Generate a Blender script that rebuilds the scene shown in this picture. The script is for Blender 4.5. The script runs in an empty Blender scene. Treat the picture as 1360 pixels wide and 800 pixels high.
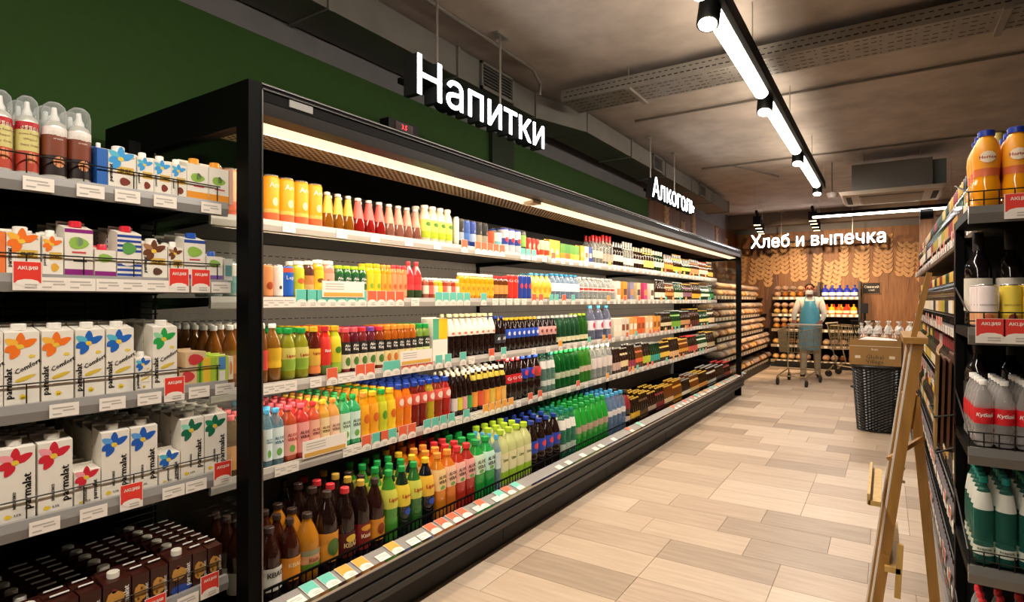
import bpy, math, random
from mathutils import Vector, Matrix
random.seed(7)
S = bpy.context.scene
C = S.collection
PI = math.pi

# ------------------------------------------------------------------ camera
TH = math.radians(33.0); FPX = 765.0; EYE = 1.40
cam_d = bpy.data.cameras.new('camera'); cam_d.sensor_width = 36.0; cam_d.lens = 36.0 * FPX / 1360.0
cam_d.clip_start = 0.05; cam_d.clip_end = 60
cam = bpy.data.objects.new('camera', cam_d); C.objects.link(cam)
cam.location = (0, 0, EYE); cam.rotation_euler = (PI / 2, 0, TH)
S.camera = cam

# ------------------------------------------------------------------ world, exposure
W = bpy.data.worlds.new('world'); S.world = W; W.use_nodes = True
W.node_tree.nodes['Background'].inputs[0].default_value = (1.0, 0.86, 0.72, 1)
W.node_tree.nodes['Background'].inputs[1].default_value = 0.05
S.view_settings.view_transform = 'Standard'; S.view_settings.look = 'None'
S.view_settings.exposure = 0.08; S.view_settings.gamma = 1.0
S.view_settings.use_curve_mapping = False
S.render.film_transparent = False

# ------------------------------------------------------------------ lights of the shop
def area(name, loc, sx, sy, power, col, rot=(0, 0, 0), spread=PI):
    d = bpy.data.lights.new(name, 'AREA'); d.shape = 'RECTANGLE'; d.size = sx; d.size_y = sy
    d.energy = power; d.color = col; d.spread = spread
    o = bpy.data.objects.new(name, d); C.objects.link(o); o.location = loc; o.rotation_euler = rot
    return o
def spot(name, loc, target, power, col, ang=60, size=0.05, blend=0.6):
    d = bpy.data.lights.new(name, 'SPOT'); d.energy = power; d.color = col
    d.spot_size = math.radians(ang); d.spot_blend = blend; d.shadow_soft_size = size
    o = bpy.data.objects.new(name, d); C.objects.link(o); o.location = loc
    o.rotation_euler = (Vector(target) - Vector(loc)).to_track_quat('-Z', 'Y').to_euler()
    return o
WARM = (1.0, 0.80, 0.60); WARM2 = (1.0, 0.70, 0.42); NEUT = (1.0, 0.91, 0.81)
TRX, TRZ = -0.78, 2.96                                   # the linear track over the aisle
TUBES = [(-4.9, -3.15), (-2.9, -1.15), (-0.9, 0.95), (1.15, 2.95), (3.25, 4.62), (4.95, 6.58), (6.92, 8.66)]  # pair farthest behind the camera is added to brighten dairy rack and end display
for i, (y0, y1) in enumerate(TUBES):
    area('track_tube_light', (TRX, (y0 + y1) / 2, TRZ - 0.06), 0.07, y1 - y0, 27, NEUT)
for y in (3.11, 4.78, 6.75, 8.80):
    spot('track_spot_light', (TRX, y - 0.14, TRZ - 0.06), (TRX + 0.35, y - 1.6, 0), 25, NEUT, 75)
# LED lamp under the front of the cooler canopy, two lengths
for y0, y1 in ((1.25, 5.05), (5.1, 8.9)):
    area('cooler_lamp_light', (-1.915, (y0 + y1) / 2, 2.015), 0.05, y1 - y0, 22, WARM, (0, math.radians(22), 0))
# LED strips behind the front rail of the upper four cooler shelves, one per bay
for z in (1.70, 1.38, 1.02):
    for k in range(3):
        area('shelf_lamp_light', (-2.175, 1.22 + 2.585 * (k + .5), z - .012), 0.02, 2.45, 5.0, WARM, (0, math.radians(50), 0))
# bakery: track spots on the wall and bread, strip light
for x, y, tx, ty, tz, p in ((-1.9, 11.2, -2.5, 14.2, 1.9, 95), (-1.5, 11.8, -1.7, 14.2, 1.9, 95), (-0.9, 11.8, -0.7, 14.2, 1.9, 95),
                            (-1.7, 11.4, -2.4, 12.0, 0.9, 110), (-1.3, 11.0, -1.4, 13.6, 0.8, 130), (-0.6, 11.0, -0.3, 13.2, 0.8, 110),
                            (-0.2, 11.2, 0.3, 14.2, 1.9, 95), (-1.9, 10.2, -2.7, 11.0, 1.3, 90)):
    spot('bakery_spot_light', (x, y, 2.72), (tx, ty, tz), p * 1.9, WARM2, 70, 0.04)
area('bakery_strip_light', (-0.05, 9.86, 2.66), 1.75, 0.05, 45, NEUT)

# ------------------------------------------------------------------ helpers
def lin(c):
    return c / 12.92 if c <= 0.04045 else ((c + 0.055) / 1.055) ** 2.4
def hexc(h):
    h = h.lstrip('#')
    return tuple(lin(int(h[i:i + 2], 16) / 255) for i in (0, 2, 4)) + (1,)
MATS = {}
def mat(name, col='808080', rough=0.5, metal=0.0, emit=0.0, clear=None, noise=0.0, scale=8.0, stretch=(1, 1, 1), bump=0.0, spec=0.5, coat=0.0):
    if name in MATS: return MATS[name]
    m = bpy.data.materials.new(name); m.use_nodes = True; nt = m.node_tree; n = nt.nodes; L = nt.links
    b = n['Principled BSDF']; c = hexc(col) if isinstance(col, str) else tuple(col) + (1,)
    b.inputs['Base Color'].default_value = c; b.inputs['Roughness'].default_value = rough
    b.inputs['Metallic'].default_value = metal; b.inputs['Specular IOR Level'].default_value = spec
    b.inputs['Coat Weight'].default_value = coat
    m.diffuse_color = c
    if emit:
        b.inputs['Emission Color'].default_value = c; b.inputs['Emission Strength'].default_value = emit
    if noise or bump:
        tc = n.new('ShaderNodeTexCoord'); mp = n.new('ShaderNodeMapping'); mp.inputs['Scale'].default_value = stretch
        nz = n.new('ShaderNodeTexNoise'); nz.inputs['Scale'].default_value = scale; nz.inputs['Detail'].default_value = 5
        L.new(tc.outputs['Object'], mp.inputs[0]); L.new(mp.outputs[0], nz.inputs['Vector'])
        if noise:
            cr = n.new('ShaderNodeValToRGB')
            cr.color_ramp.elements[0].position = 0.3; cr.color_ramp.elements[1].position = 0.7
            cr.color_ramp.elements[0].color = tuple(x * (1 - noise) for x in c[:3]) + (1,)
            cr.color_ramp.elements[1].color = tuple(min(1, x * (1 + noise * .6)) for x in c[:3]) + (1,)
            L.new(nz.outputs['Fac'], cr.inputs[0]); L.new(cr.outputs[0], b.inputs['Base Color'])
        if bump:
            bp = n.new('ShaderNodeBump'); bp.inputs['Strength'].default_value = bump; bp.inputs['Distance'].default_value = 0.01
            L.new(nz.outputs['Fac'], bp.inputs['Height']); L.new(bp.outputs[0], b.inputs['Normal'])
    if clear is not None:                                # clear = share of light let straight through
        out = n['Material Output']; tr = n.new('ShaderNodeBsdfTransparent'); mx = n.new('ShaderNodeMixShader')
        tr.inputs[0].default_value = tuple(min(1, x * .5 + .5) for x in c[:3]) + (1,)
        fr = n.new('ShaderNodeLayerWeight'); fr.inputs[0].default_value = 0.25
        pw = n.new('ShaderNodeMath'); pw.operation = 'POWER'; pw.inputs[1].default_value = 1.6; L.new(fr.outputs['Facing'], pw.inputs[0])
        mth = n.new('ShaderNodeMath'); mth.operation = 'MULTIPLY_ADD'; mth.use_clamp = True
        mth.inputs[1].default_value = clear * .9; mth.inputs[2].default_value = 1 - clear
        L.new(pw.outputs[0], mth.inputs[0])
        L.new(mth.outputs[0], mx.inputs[0]); L.new(tr.outputs[0], mx.inputs[1]); L.new(b.outputs[0], mx.inputs[2])
        L.new(mx.outputs[0], out.inputs['Surface'])
    MATS[name] = m
    return m
def K(h, kind='p'):
    """colour by hex: p print or paper, b glossy coloured bottle, g dark glass, c clear tinted plastic, m metal can"""
    if kind == 'p': return mat('print_' + h, h, 0.45)
    if kind == 'b': return mat('drink_' + h, h, 0.07, coat=0.5)
    if kind == 'g': return mat('glass_' + h, h, 0.06, spec=0.7)
    if kind == 'c': return mat('clear_' + h, h, 0.05, clear=0.76)
    if kind == 'm': return mat('can_' + h, h, 0.28, metal=0.25)
    if kind == 'k': return mat('cap_' + h, h, 0.35)

def pane_mat():
    m = bpy.data.materials.new('glass_pane'); m.use_nodes = True; n = m.node_tree.nodes; L = m.node_tree.links
    n.remove(n['Principled BSDF']); tr = n.new('ShaderNodeBsdfTransparent'); gl = n.new('ShaderNodeBsdfGlossy'); mx = n.new('ShaderNodeMixShader'); fr = n.new('ShaderNodeLayerWeight'); pw = n.new('ShaderNodeMath'); pw.operation = 'POWER'; pw.inputs[1].default_value = 4.0
    ma = n.new('ShaderNodeMath'); ma.operation = 'MULTIPLY_ADD'; ma.inputs[1].default_value = .6; ma.inputs[2].default_value = .03
    tr.inputs[0].default_value = (.93, .96, .95, 1); gl.inputs['Roughness'].default_value = .02; fr.inputs[0].default_value = .5
    L.new(fr.outputs['Facing'], pw.inputs[0]); L.new(pw.outputs[0], ma.inputs[0]); L.new(ma.outputs[0], mx.inputs[0]); L.new(tr.outputs[0], mx.inputs[1]); L.new(gl.outputs[0], mx.inputs[2]); L.new(mx.outputs[0], n['Material Output'].inputs['Surface'])
    return m
class MB:
    def __init__(s): s.v = []; s.f = []; s.m = []
    def add(s, vs, fs, mi=0):
        o = len(s.v); s.v += [tuple(v) for v in vs]
        for f in fs: s.f.append(tuple(i + o for i in f)); s.m.append(mi)
        return s
    def box(s, x0, x1, y0, y1, z0, z1, mi=0):
        vs = [(x, y, z) for x in (x0, x1) for y in (y0, y1) for z in (z0, z1)]
        return s.add(vs, [(0, 1, 3, 2), (4, 6, 7, 5), (0, 4, 5, 1), (2, 3, 7, 6), (0, 2, 6, 4), (1, 5, 7, 3)], mi)
    def bar(s, p0, p1, w, h, mi=0, up=(0, 0, 1)):
        p0 = Vector(p0); p1 = Vector(p1); d = (p1 - p0).normalized(); u = Vector(up)
        if abs(d.dot(u)) > .98: u = Vector((1, 0, 0))
        a = d.cross(u).normalized() * w / 2; b = a.cross(d).normalized() * h / 2
        vs = [p + q for p in (p0, p1) for q in (-a - b, a - b, a + b, -a + b)]
        return s.add(vs, [(3, 2, 1, 0), (4, 5, 6, 7), (0, 1, 5, 4), (1, 2, 6, 5), (2, 3, 7, 6), (3, 0, 4, 7)], mi)
    def tube(s, pts, r, seg=8, mi=0, cap=True):
        pts = [Vector(p) for p in pts]; rings = []
        rr = r if isinstance(r, (list, tuple)) else [r] * len(pts)
        for i, p in enumerate(pts):
            d = ((pts[min(i + 1, len(pts) - 1)] - p).normalized() + (p - pts[max(i - 1, 0)]).normalized())
            d = d.normalized() if d.length > 1e-6 else Vector((0, 0, 1))
            u = Vector((0, 0, 1)) if abs(d.z) < .95 else Vector((1, 0, 0))
            a = d.cross(u).normalized(); b = d.cross(a).normalized()
            rings.append([p + (a * math.cos(t) + b * math.sin(t)) * rr[i] for t in [2 * PI * k / seg for k in range(seg)]])
        o = [v for r_ in rings for v in r_]; f = []
        for i in range(len(pts) - 1):
            for k in range(seg):
                a = i * seg + k; b = i * seg + (k + 1) % seg
                f.append((a, a + seg, b + seg, b))
        if cap:
            f.append(tuple(range(seg))); f.append(tuple((len(pts) - 1) * seg + k for k in reversed(range(seg))))
        return s.add(o, f, mi)
    def lathe(s, prof, seg=12, mi=0, sq=0.0, c=(0, 0, 0), cap=True, arc=None):
        """prof: (r, z) list; sq > 0 squares the section; arc: half angle about +X for an open band"""
        n = seg; vs = []
        ang = [2 * PI * (k + .5) / n for k in range(n)] if arc is None else [-arc + 2 * arc * k / (n - 1) for k in range(n)]
        for r, z in prof:
            for t in ang:
                q = 1.0
                if sq:
                    q = (abs(math.cos(t)) ** 7 + abs(math.sin(t)) ** 7) ** (-1 / 7) if r > sq else 1.0
                vs.append((c[0] + r * q * math.cos(t), c[1] + r * q * math.sin(t), c[2] + z))
        f = []
        for i in range(len(prof) - 1):
            for k in range(n if arc is None else n - 1):
                a = i * n + k; b = i * n + (k + 1) % n
                f.append((a, b, b + n, a + n))
        if cap and arc is None:
            if prof[0][0] > 1e-6: f.append(tuple(reversed(range(n))))
            if prof[-1][0] > 1e-6: f.append(tuple((len(prof) - 1) * n + k for k in range(n)))
        return s.add(vs, f, mi)
    def prism(s, poly, y0, y1, mi=0):
        """polygon of (x, z) drawn out along Y"""
        n = len(poly)
        vs = [(x, y0, z) for x, z in poly] + [(x, y1, z) for x, z in poly]
        f = [(k, k + n, (k + 1) % n + n, (k + 1) % n) for k in range(n)] + [tuple(reversed(range(n))), tuple(range(n, 2 * n))]
        return s.add(vs, f, mi)
    def poly(s, pts, mi=0): return s.add(pts, [tuple(range(len(pts)))], mi)
    def disc(s, cx, cy, cz, ry, rz, rot=0.0, seg=10, mi=0, tear=0.0, wrap=None):
        """flat print on a face towards +X: an ellipse or petal at (y, z)"""
        ps = []
        for k in range(seg):
            t = 2 * PI * k / seg; a = ry * math.cos(t); b = rz * math.sin(t) * (1 - tear * math.cos(t))
            y = cy + a * math.cos(rot) - b * math.sin(rot); z = cz + a * math.sin(rot) + b * math.cos(rot)
            ps.append((cx, y, z) if wrap is None else (wrap * math.cos(y / wrap), wrap * math.sin(y / wrap), z))
        if wrap is None: return s.poly(ps, mi)
        rings = [[(wrap * math.cos((cy + (y_ - cy) * q) / wrap), wrap * math.sin((cy + (y_ - cy) * q) / wrap), cz + (z_ - cz) * q) for y_, z_ in [(math.atan2(p[1], p[0]) * wrap, p[2]) for p in ps]] for q in (1, .66, .33)]
        vs = [v for r_ in rings for v in r_] + [(wrap * math.cos(cy / wrap), wrap * math.sin(cy / wrap), cz)]; n = seg
        fs = [(i * n + k, i * n + (k + 1) % n, (i + 1) * n + (k + 1) % n, (i + 1) * n + k) for i in range(2) for k in range(n)] + [(2 * n + k, 2 * n + (k + 1) % n, 3 * n) for k in range(n)]
        return s.add(vs, fs, mi)
    def text(s, body, size, cx, cy, cz, mi=0, rot=0.0, wrap=None, squeeze=1.0, slant=0.0, bold=0.0):
        if bold:
            for k in (-1, 1): s.text(body, size, cx, cy + k * bold * size * math.cos(rot), cz + k * bold * size * math.sin(rot), mi, rot, wrap, squeeze, slant)
        """lettering on a face towards +X, centred on (y, z)"""
        V, F, w, h = text2d(body); o = []
        for x, y in V:
            x = (x - w / 2) * size * squeeze + slant * y * size; y = (y - h / 2) * size
            yy = cy + x * math.cos(rot) - y * math.sin(rot); zz = cz + x * math.sin(rot) + y * math.cos(rot)
            o.append((cx, yy, zz) if wrap is None else (wrap * math.cos(yy / wrap), wrap * math.sin(yy / wrap), zz))
        return s.add(o, F, mi)
    def mesh(s, name, mats, smooth=False, angle=40):
        me = bpy.data.meshes.new(name); me.from_pydata(s.v, [], s.f)
        if not isinstance(mats, (list, tuple)): mats = [mats]
        for m in mats: me.materials.append(m)
        if len(mats) > 1: me.polygons.foreach_set('material_index', s.m)
        if smooth:
            me.polygons.foreach_set('use_smooth', [True] * len(me.polygons))
            me.update(); me.set_sharp_from_angle(angle=math.radians(angle))
        me.update()
        return me
TXT = {}
def text2d(body, res=1):
    if body in TXT: return TXT[body]
    c = bpy.data.curves.new('lettering', 'FONT'); c.body = body; c.resolution_u = res
    o = bpy.data.objects.new('lettering', c); me = bpy.data.meshes.new_from_object(o)
    V = [(v.co.x, v.co.y) for v in me.vertices]; F = [tuple(p.vertices) for p in me.polygons]
    bpy.data.objects.remove(o); bpy.data.curves.remove(c); bpy.data.meshes.remove(me)
    x0 = min(v[0] for v in V); x1 = max(v[0] for v in V); y0 = min(v[1] for v in V); y1 = max(v[1] for v in V)
    V = [(a - x0, b - y0) for a, b in V]
    TXT[body] = (V, F, x1 - x0, y1 - y0)
    return TXT[body]
def ob(name, me, parent=None, loc=(0, 0, 0), rot=(0, 0, 0), sc=None):
    o = bpy.data.objects.new(name, me); C.objects.link(o)
    o.location = loc; o.rotation_euler = rot
    if sc: o.scale = sc
    if parent is not None: o.parent = parent
    return o
def tag(o, label, cat=None, group=None, kind=None):
    o['label'] = label
    if cat: o['category'] = cat
    if group: o['group'] = group
    if kind: o['kind'] = kind
    return o
def thing(name, label, cat, loc=(0, 0, 0), rz=0, group=None):
    o = bpy.data.objects.new(name, None); C.objects.link(o); o.empty_display_size = .05
    o.location = loc; o.rotation_euler = (0, 0, rz)
    return tag(o, label, cat, group)
def struct(name, me, label, cat=None):
    return tag(ob(name, me), label, cat, kind='structure')
def ray(u):
    a = (u - 680) / FPX
    return a * math.cos(TH) - math.sin(TH), a * math.sin(TH) + math.cos(TH)
def Yu(u, X):
    """distance along the aisle at which a column of the view meets the plane X"""
    x, y = ray(u); return X * y / x
def Xu(u, Y):
    x, y = ray(u); return Y * x / y
ORD = ['first', 'second', 'third', 'fourth', 'fifth', 'sixth', 'seventh', 'eighth', 'ninth', 'tenth', 'eleventh', 'twelfth', 'thirteenth',
       'fourteenth', 'fifteenth', 'sixteenth', 'seventeenth', 'eighteenth', 'nineteenth', 'twentieth']
TENS = ['', '', 'twenty', 'thirty', 'forty', 'fifty', 'sixty']
def ordinal(i):
    if i < 20: return ORD[i]
    t, u = divmod(i + 1, 10)
    if u == 0: return TENS[t][:-1] + 'ieth'
    return TENS[t] + '-' + ORD[u - 1]

BLACK = mat('black_coated_metal', '060606', 0.55, spec=.08); BLACKM = mat('matt_black', '0b0b0b', 0.6)
CHAR = mat('charcoal_plastic', '1e1c1a', 0.5, spec=.25); STEEL = mat('brushed_steel', 'b9b6b0', 0.3, 0.9)
WHITE = mat('white_paper', 'ece6dc', 0.6); GREYP = mat('grey_price_rail', '8d8a86', 0.3)
RAILW = mat('pale_rail', 'b4aea5', 0.4); GLASS = pane_mat()
CHROME = mat('chrome', 'd0d0d0', 0.15, 1.0); WIRE = mat('dark_wire', '2a2622', 0.4, 0.6)
# ================================================================== the setting
CEIL = 3.30
LABX = -1.84
fl = MB().box(-3.1, 4.0, -5.5, 14.6, -0.06, -0.004)
floor = struct('floor', fl.mesh('floor', mat('floor_joint', '8a7762', 0.8)), 'floor of pale beige wood-look tiles along the aisle')
def woodmat(name, a, b, rough=0.42, axis=(1.5, 14, 14), sc=2.2, coat=0.0):
    m = bpy.data.materials.new(name); m.use_nodes = True; n = m.node_tree.nodes; L = m.node_tree.links; p = n['Principled BSDF']
    tc = n.new('ShaderNodeTexCoord'); mp = n.new('ShaderNodeMapping'); mp.inputs['Scale'].default_value = axis
    nz = n.new('ShaderNodeTexNoise'); nz.inputs['Scale'].default_value = sc; nz.inputs['Detail'].default_value = 6
    oi = n.new('ShaderNodeObjectInfo'); ad = n.new('ShaderNodeVectorMath'); ml = n.new('ShaderNodeVectorMath'); ml.operation = 'SCALE'
    ml.inputs['Scale'].default_value = 37.0
    L.new(oi.outputs['Location'], ml.inputs[0]); L.new(tc.outputs['Object'], mp.inputs[0])
    L.new(mp.outputs[0], ad.inputs[0]); L.new(ml.outputs[0], ad.inputs[1]); L.new(ad.outputs[0], nz.inputs['Vector'])
    cr = n.new('ShaderNodeValToRGB'); e = cr.color_ramp.elements
    e[0].position = .32; e[1].position = .68; e[0].color = hexc(a); e[1].color = hexc(b)
    L.new(nz.outputs['Fac'], cr.inputs[0]); L.new(cr.outputs[0], p.inputs['Base Color'])
    bp = n.new('ShaderNodeBump'); bp.inputs['Strength'].default_value = .12; bp.inputs['Distance'].default_value = .004
    L.new(nz.outputs['Fac'], bp.inputs['Height']); L.new(bp.outputs[0], p.inputs['Normal'])
    p.inputs['Roughness'].default_value = rough; p.inputs['Coat Weight'].default_value = coat
    MATS[name] = m
    return m
TILE = [woodmat('tile_light', 'b8a28a', 'c7b29b'), woodmat('tile_mid', 'ac967f', 'bda791'), woodmat('tile_dark', '9a8672', 'ab9782'), woodmat('tile_pale', 'c2ad96', 'd0bda7')]
TW, TD = 0.588, 0.275
tile_me = []
for m in TILE:
    tile_me.append(MB().box(-TW / 2 + .0015, TW / 2 - .0015, -TD / 2 + .0015, TD / 2 - .0015, -.01, 0).mesh('tile', m))
rnd = random.Random(3)
rest = MB(); nt_ = 0
for r in range(-4, 43):
    yc = 2.52 + r * TD + TD / 2
    off = rnd.choice([0, TW / 3, 2 * TW / 3]) if r not in (0, 2) else 0
    for k in range(-2, 8):
        xc = -1.645 + off + k * TW + TW / 2 - TW
        if xc + TW / 2 < -2.35 or xc - TW / 2 > 0.9 or yc > 14.2: continue
        w = rnd.choices([0, 1, 2, 3], [5, 4, 2.2, 4])[0]
        if r == 0 and abs(xc + 1.35) < .1: w = 2
        if r == 2 and abs(xc + 0.765) < .1: w = 2
        if r >= -1 and xc < .45: ob('tile', tile_me[w], floor, (xc, yc, 0)); nt_ += 1
        else: rest.box(xc - TW / 2, xc + TW / 2, yc - TD / 2, yc + TD / 2, -.01, -.0005)
o = ob('tile_field', rest.mesh('tile_field', TILE[0]), floor); o['kind'] = 'stuff'

CONC = mat('ceiling_concrete', 'b0a296', 0.9, noise=.2, scale=3.5, bump=.35)
ceil = struct('ceiling', MB().box(-3.1, 4.0, -5.5, 14.6, CEIL, CEIL + .1).mesh('ceiling', CONC), 'bare brownish-grey concrete ceiling above the aisle')
GREEN = mat('green_wall_paint', '24470a', 0.85, noise=.08, scale=20)
GREYW = mat('grey_wall_paint', '6f6d70', 0.8, noise=.08, scale=6)
XW = -2.95
wl = struct('wall_left', MB().box(XW - .12, XW, -5.5, 14.6, 0, CEIL).mesh('wall_left', GREYW), 'grey wall behind the drinks cooler')
ob('green_panel', MB().box(XW, XW + .012, -5.5, 4.15, 0, 2.89).mesh('green_panel', GREEN), wl)
ob('green_panel', MB().box(XW, XW + .012, 4.50, 8.2, 0, 2.89).mesh('green_panel', GREEN), wl)
ob('dark_column', MB().box(XW, XW + .05, 4.15, 4.50, 0, 2.89).mesh('dark_column', mat('deep_green_paint', '16240c', .8)), wl)
WPL = [woodmat('wall_oak', '5f3818', '7a4c26', .55, (14, 14, 1.2)), woodmat('wall_oak_dark', '4c2a12', '633c1d', .55, (14, 14, 1.2)), woodmat('wall_oak_light', '6e4420', '8c5c30', .55, (14, 14, 1.2))]
pk = [MB().box(0, .022, -.298 / 2, .298 / 2, 0, 2.95).mesh('plank', m) for m in WPL]
for k in range(20): ob('plank', pk[rnd.choice([0, 1, 1])], wl, (XW, 8.35 + .3 * k, 0))
YB = 14.3
wb = struct('wall_back', MB().box(-3.1, 4.0, YB, YB + .12, 0, CEIL).mesh('wall_back', GREYW), 'bakery wall of vertical wooden planks with carved wheat ears')
pk = [MB().box(-.298 / 2, .298 / 2, -.022, 0, 0, 2.95).mesh('plank', m) for m in WPL]
for k in range(16): ob('plank', pk[rnd.choice([0, 1, 2])], wb, (-2.8 + .3 * k, YB, 0))
wr = struct('wall_right', MB().box(3.9, 4.02, -5.5, 14.6, 0, CEIL).mesh('wall_right', GREYW), 'plain grey wall beyond the wine shelves')
col = struct('trim_1', MB().box(.43, .62, 10.6, 10.85, 0, 2.95).mesh('trim_1', WPL[2]), 'light oak corner pillar beside the wine shelves')
struct('trim_2', MB().box(-3.0, 3.9, YB - .9, YB - .6, 3.02, CEIL).mesh('trim_2', mat('fascia_grey', '6e625a', .9, noise=.1)), 'grey ceiling drop running above the bakery shelves')
# carved wheat ears on the bakery wall: grains in pairs up a stalk
WHEAT = mat('carved_wheat', 'b88a56', .5, noise=.25, scale=14); WHEAT2 = mat('carved_wheat_dark', '8f5a2e', .5)
def wheat(h, n, lean):
    b = MB(); b.bar((0, -.006, 0), (lean * h, -.006, h * .75), .012, .012, 1)
    for i in range(n):
        t = .30 + .70 * i / n; z = h * t; x = lean * z
        for sgn in (-1, 1):
            L, wd = .155, .072; ang = PI / 2 - sgn * .72
            ps = []
            for k in range(8):
                q = 2 * PI * k / 8; a = L / 2 * math.cos(q) + L / 2; c = wd / 2 * math.sin(q) * (1 - .35 * math.cos(q))
                ps.append((x + a * math.cos(ang) - c * math.sin(ang), z + a * math.sin(ang) + c * math.cos(ang)))
            m = len(ps)
            vs = [(px, 0, pz) for px, pz in ps] + [(px * .9 + .1 * x, -.02, pz) for px, pz in ps]
            b.add(vs, [(k, (k + 1) % m, (k + 1) % m + m, k + m) for k in range(m)] + [tuple(range(m, 2 * m))], 0)
    return b.mesh('wheat_ear', [WHEAT, WHEAT2], True, 30)
wme = [wheat(1.15, 8, 0), wheat(1.0, 7, .08), wheat(1.25, 9, -.06), wheat(.85, 6, .12)]
for i in range(19):
    ob('wheat_ear', wme[rnd.randrange(4)], wb, (-2.85 + i * .19 + rnd.uniform(-.03, .03), YB - .024 - .004 * (i % 2), 1.36 + rnd.uniform(0, .32)))
for i in range(6):
    ob('wheat_ear', wme[i % 4], wl, (XW + .024, 9.0 + i * .8, 1.75), (0, 0, PI / 2))

# ================================================================== ceiling services
DUCT = mat('galvanised_duct', '77746f', .5, .35, noise=.12, scale=5)
DARK = mat('dark_gap', '14120f', .8)
d = thing('ventilation_duct', 'grey sheet-metal ventilation duct above the green wall, behind the bright letters', 'duct', (0, 0, 3.025))
y = -4.0
for k, L in enumerate([1.75, 1.75, 1.5, 1.15, 1.15, 1.1]):
    ob('duct_section', MB().box(-2.93, -2.60, y, y + L - .012, 0, .21).mesh('duct_section', DUCT), d)
    ob('flange', MB().box(-2.935, -2.585, y + L - .03, y + L, -.012, .22).mesh('flange', DUCT), d); y += L
def grille(par, x, y0, y1, z0, z1):
    g = ob('grille_frame', MB().box(x, x + .02, y0, y1, z0, z0 + .02).box(x, x + .02, y0, y1, z1 - .02, z1).box(x, x + .02, y0, y0 + .02, z0, z1).box(x, x + .02, y1 - .02, y1, z0, z1).mesh('grille_frame', DUCT), par)
    n = 7
    for i in range(n):
        zc = z0 + .02 + (z1 - z0 - .04) * (i + .5) / n
        ob('louvre', MB().prism([(x + .002, zc - .004), (x + .018, zc - .010), (x + .018, zc - .006), (x + .002, zc + .006)], y0 + .02, y1 - .02).mesh('louvre', DUCT), g)
    ob('grille_back', MB().box(x - .004, x + .001, y0, y1, z0, z1).mesh('grille_back', DARK), g)
grille(d, -2.598, 3.55, 4.0, 0, .21)
# elbow: duct turns out from the wall and on
ob('elbow', MB().add([(-2.93, 4.4, 0), (-2.6, 4.4, 0), (-2.6, 4.4, .21), (-2.93, 4.4, .21), (-2.8, 5.05, .005), (-2.42, 5.05, .005), (-2.42, 5.05, .195), (-2.8, 5.05, .195)],
   [(0, 1, 5, 4), (1, 2, 6, 5), (2, 3, 7, 6), (3, 0, 4, 7), (0, 3, 2, 1), (4, 5, 6, 7)]).mesh('elbow', DUCT), d)
d = thing('ventilation_duct', 'far sheet-metal ventilation duct running on towards the bakery wall', 'duct', (0, 0, 3.03))
y = 5.07
for k, L in enumerate([1.15, 1.2, 1.2, 1.2, 1.2]):
    ob('duct_section', MB().box(-2.80, -2.42, y, y + L - .012, 0, .19).mesh('duct_section', DUCT), d)
    ob('flange', MB().box(-2.815, -2.405, y + L - .03, y + L, -.012, .20).mesh('flange', DUCT), d); y += L
for yy in (6.9, 9.0): grille(d, -2.418, yy, yy + .35, 0, .19)
# perforated cable tray across the aisle
TRAY = mat('tray_steel', '8f8880', .55, .3, noise=.1)
t = thing('cable_tray', 'wide perforated steel cable tray crossing under the ceiling', 'cable tray', (0, 4.43, 3.13))
tb = MB().box(-2.37, 3.8, 0, .36, 0, .004).box(-2.37, 3.8, 0, .004, .004, .1).box(-2.37, 3.8, .356, .36, .004, .1)
ob('channel', tb.mesh('channel', TRAY), t)
pf = MB()
for i in range(130):
    x = -2.34 + i * .048
    for yy in (.04, .11, .18, .25, .32):
        if (i + int(yy * 100)) % 5 == 0 and .1 < yy < .3: continue
        pf.box(x, x + (.032 if i % 4 else .012), yy, yy + .008, -.0012, .001)
    pf.box(x, x + .03, -.0012, .001, .03, .038); pf.box(x + .02, x + .045, -.0012, .001, .07, .076)
o = ob('slot', pf.mesh('slot', DARK), t); o['kind'] = 'stuff'
for x in (-1.75, .6): 
    ob('hanger_rod', MB().tube([(x, .0, .1), (x, .0, CEIL - 3.13)], .006, 6).tube([(x, .36, .1), (x, .36, CEIL - 3.13)], .006, 6).mesh('hanger_rod', STEEL), t)
    ob('support_bar', MB().box(x - .02, x + .02, -.03, .39, -.022, -.002).mesh('support_bar', TRAY), t)
PIPE = mat('conduit_plastic', '6d655d', .6)
def conduit(label, pts, r=.014):
    o = ob('conduit', MB().tube(pts, r, 8).mesh('conduit', PIPE, True), None); tag(o, label, 'conduit'); return o
conduit('grey conduit along the ceiling above the large front letters', [(-2.40, .2, CEIL - .02), (-2.40, 4.0, CEIL - .02), (-2.40, 4.12, CEIL - .1), (-2.40, 4.12, CEIL - .2)])
conduit('thin conduit crossing the ceiling just beyond the perforated tray', [(-2.2, 5.75, CEIL - .02), (3.6, 5.75, CEIL - .02)], .012)
conduit('far conduit crossing the ceiling towards the air conditioner', [(-2.2, 8.35, CEIL - .02), (3.6, 8.35, CEIL - .02)], .012)
conduit('short conduit angled over the aisle near the second sign', [(-1.75, 8.35, CEIL - .035), (-1.35, 9.4, CEIL - .035)], .014)
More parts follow.
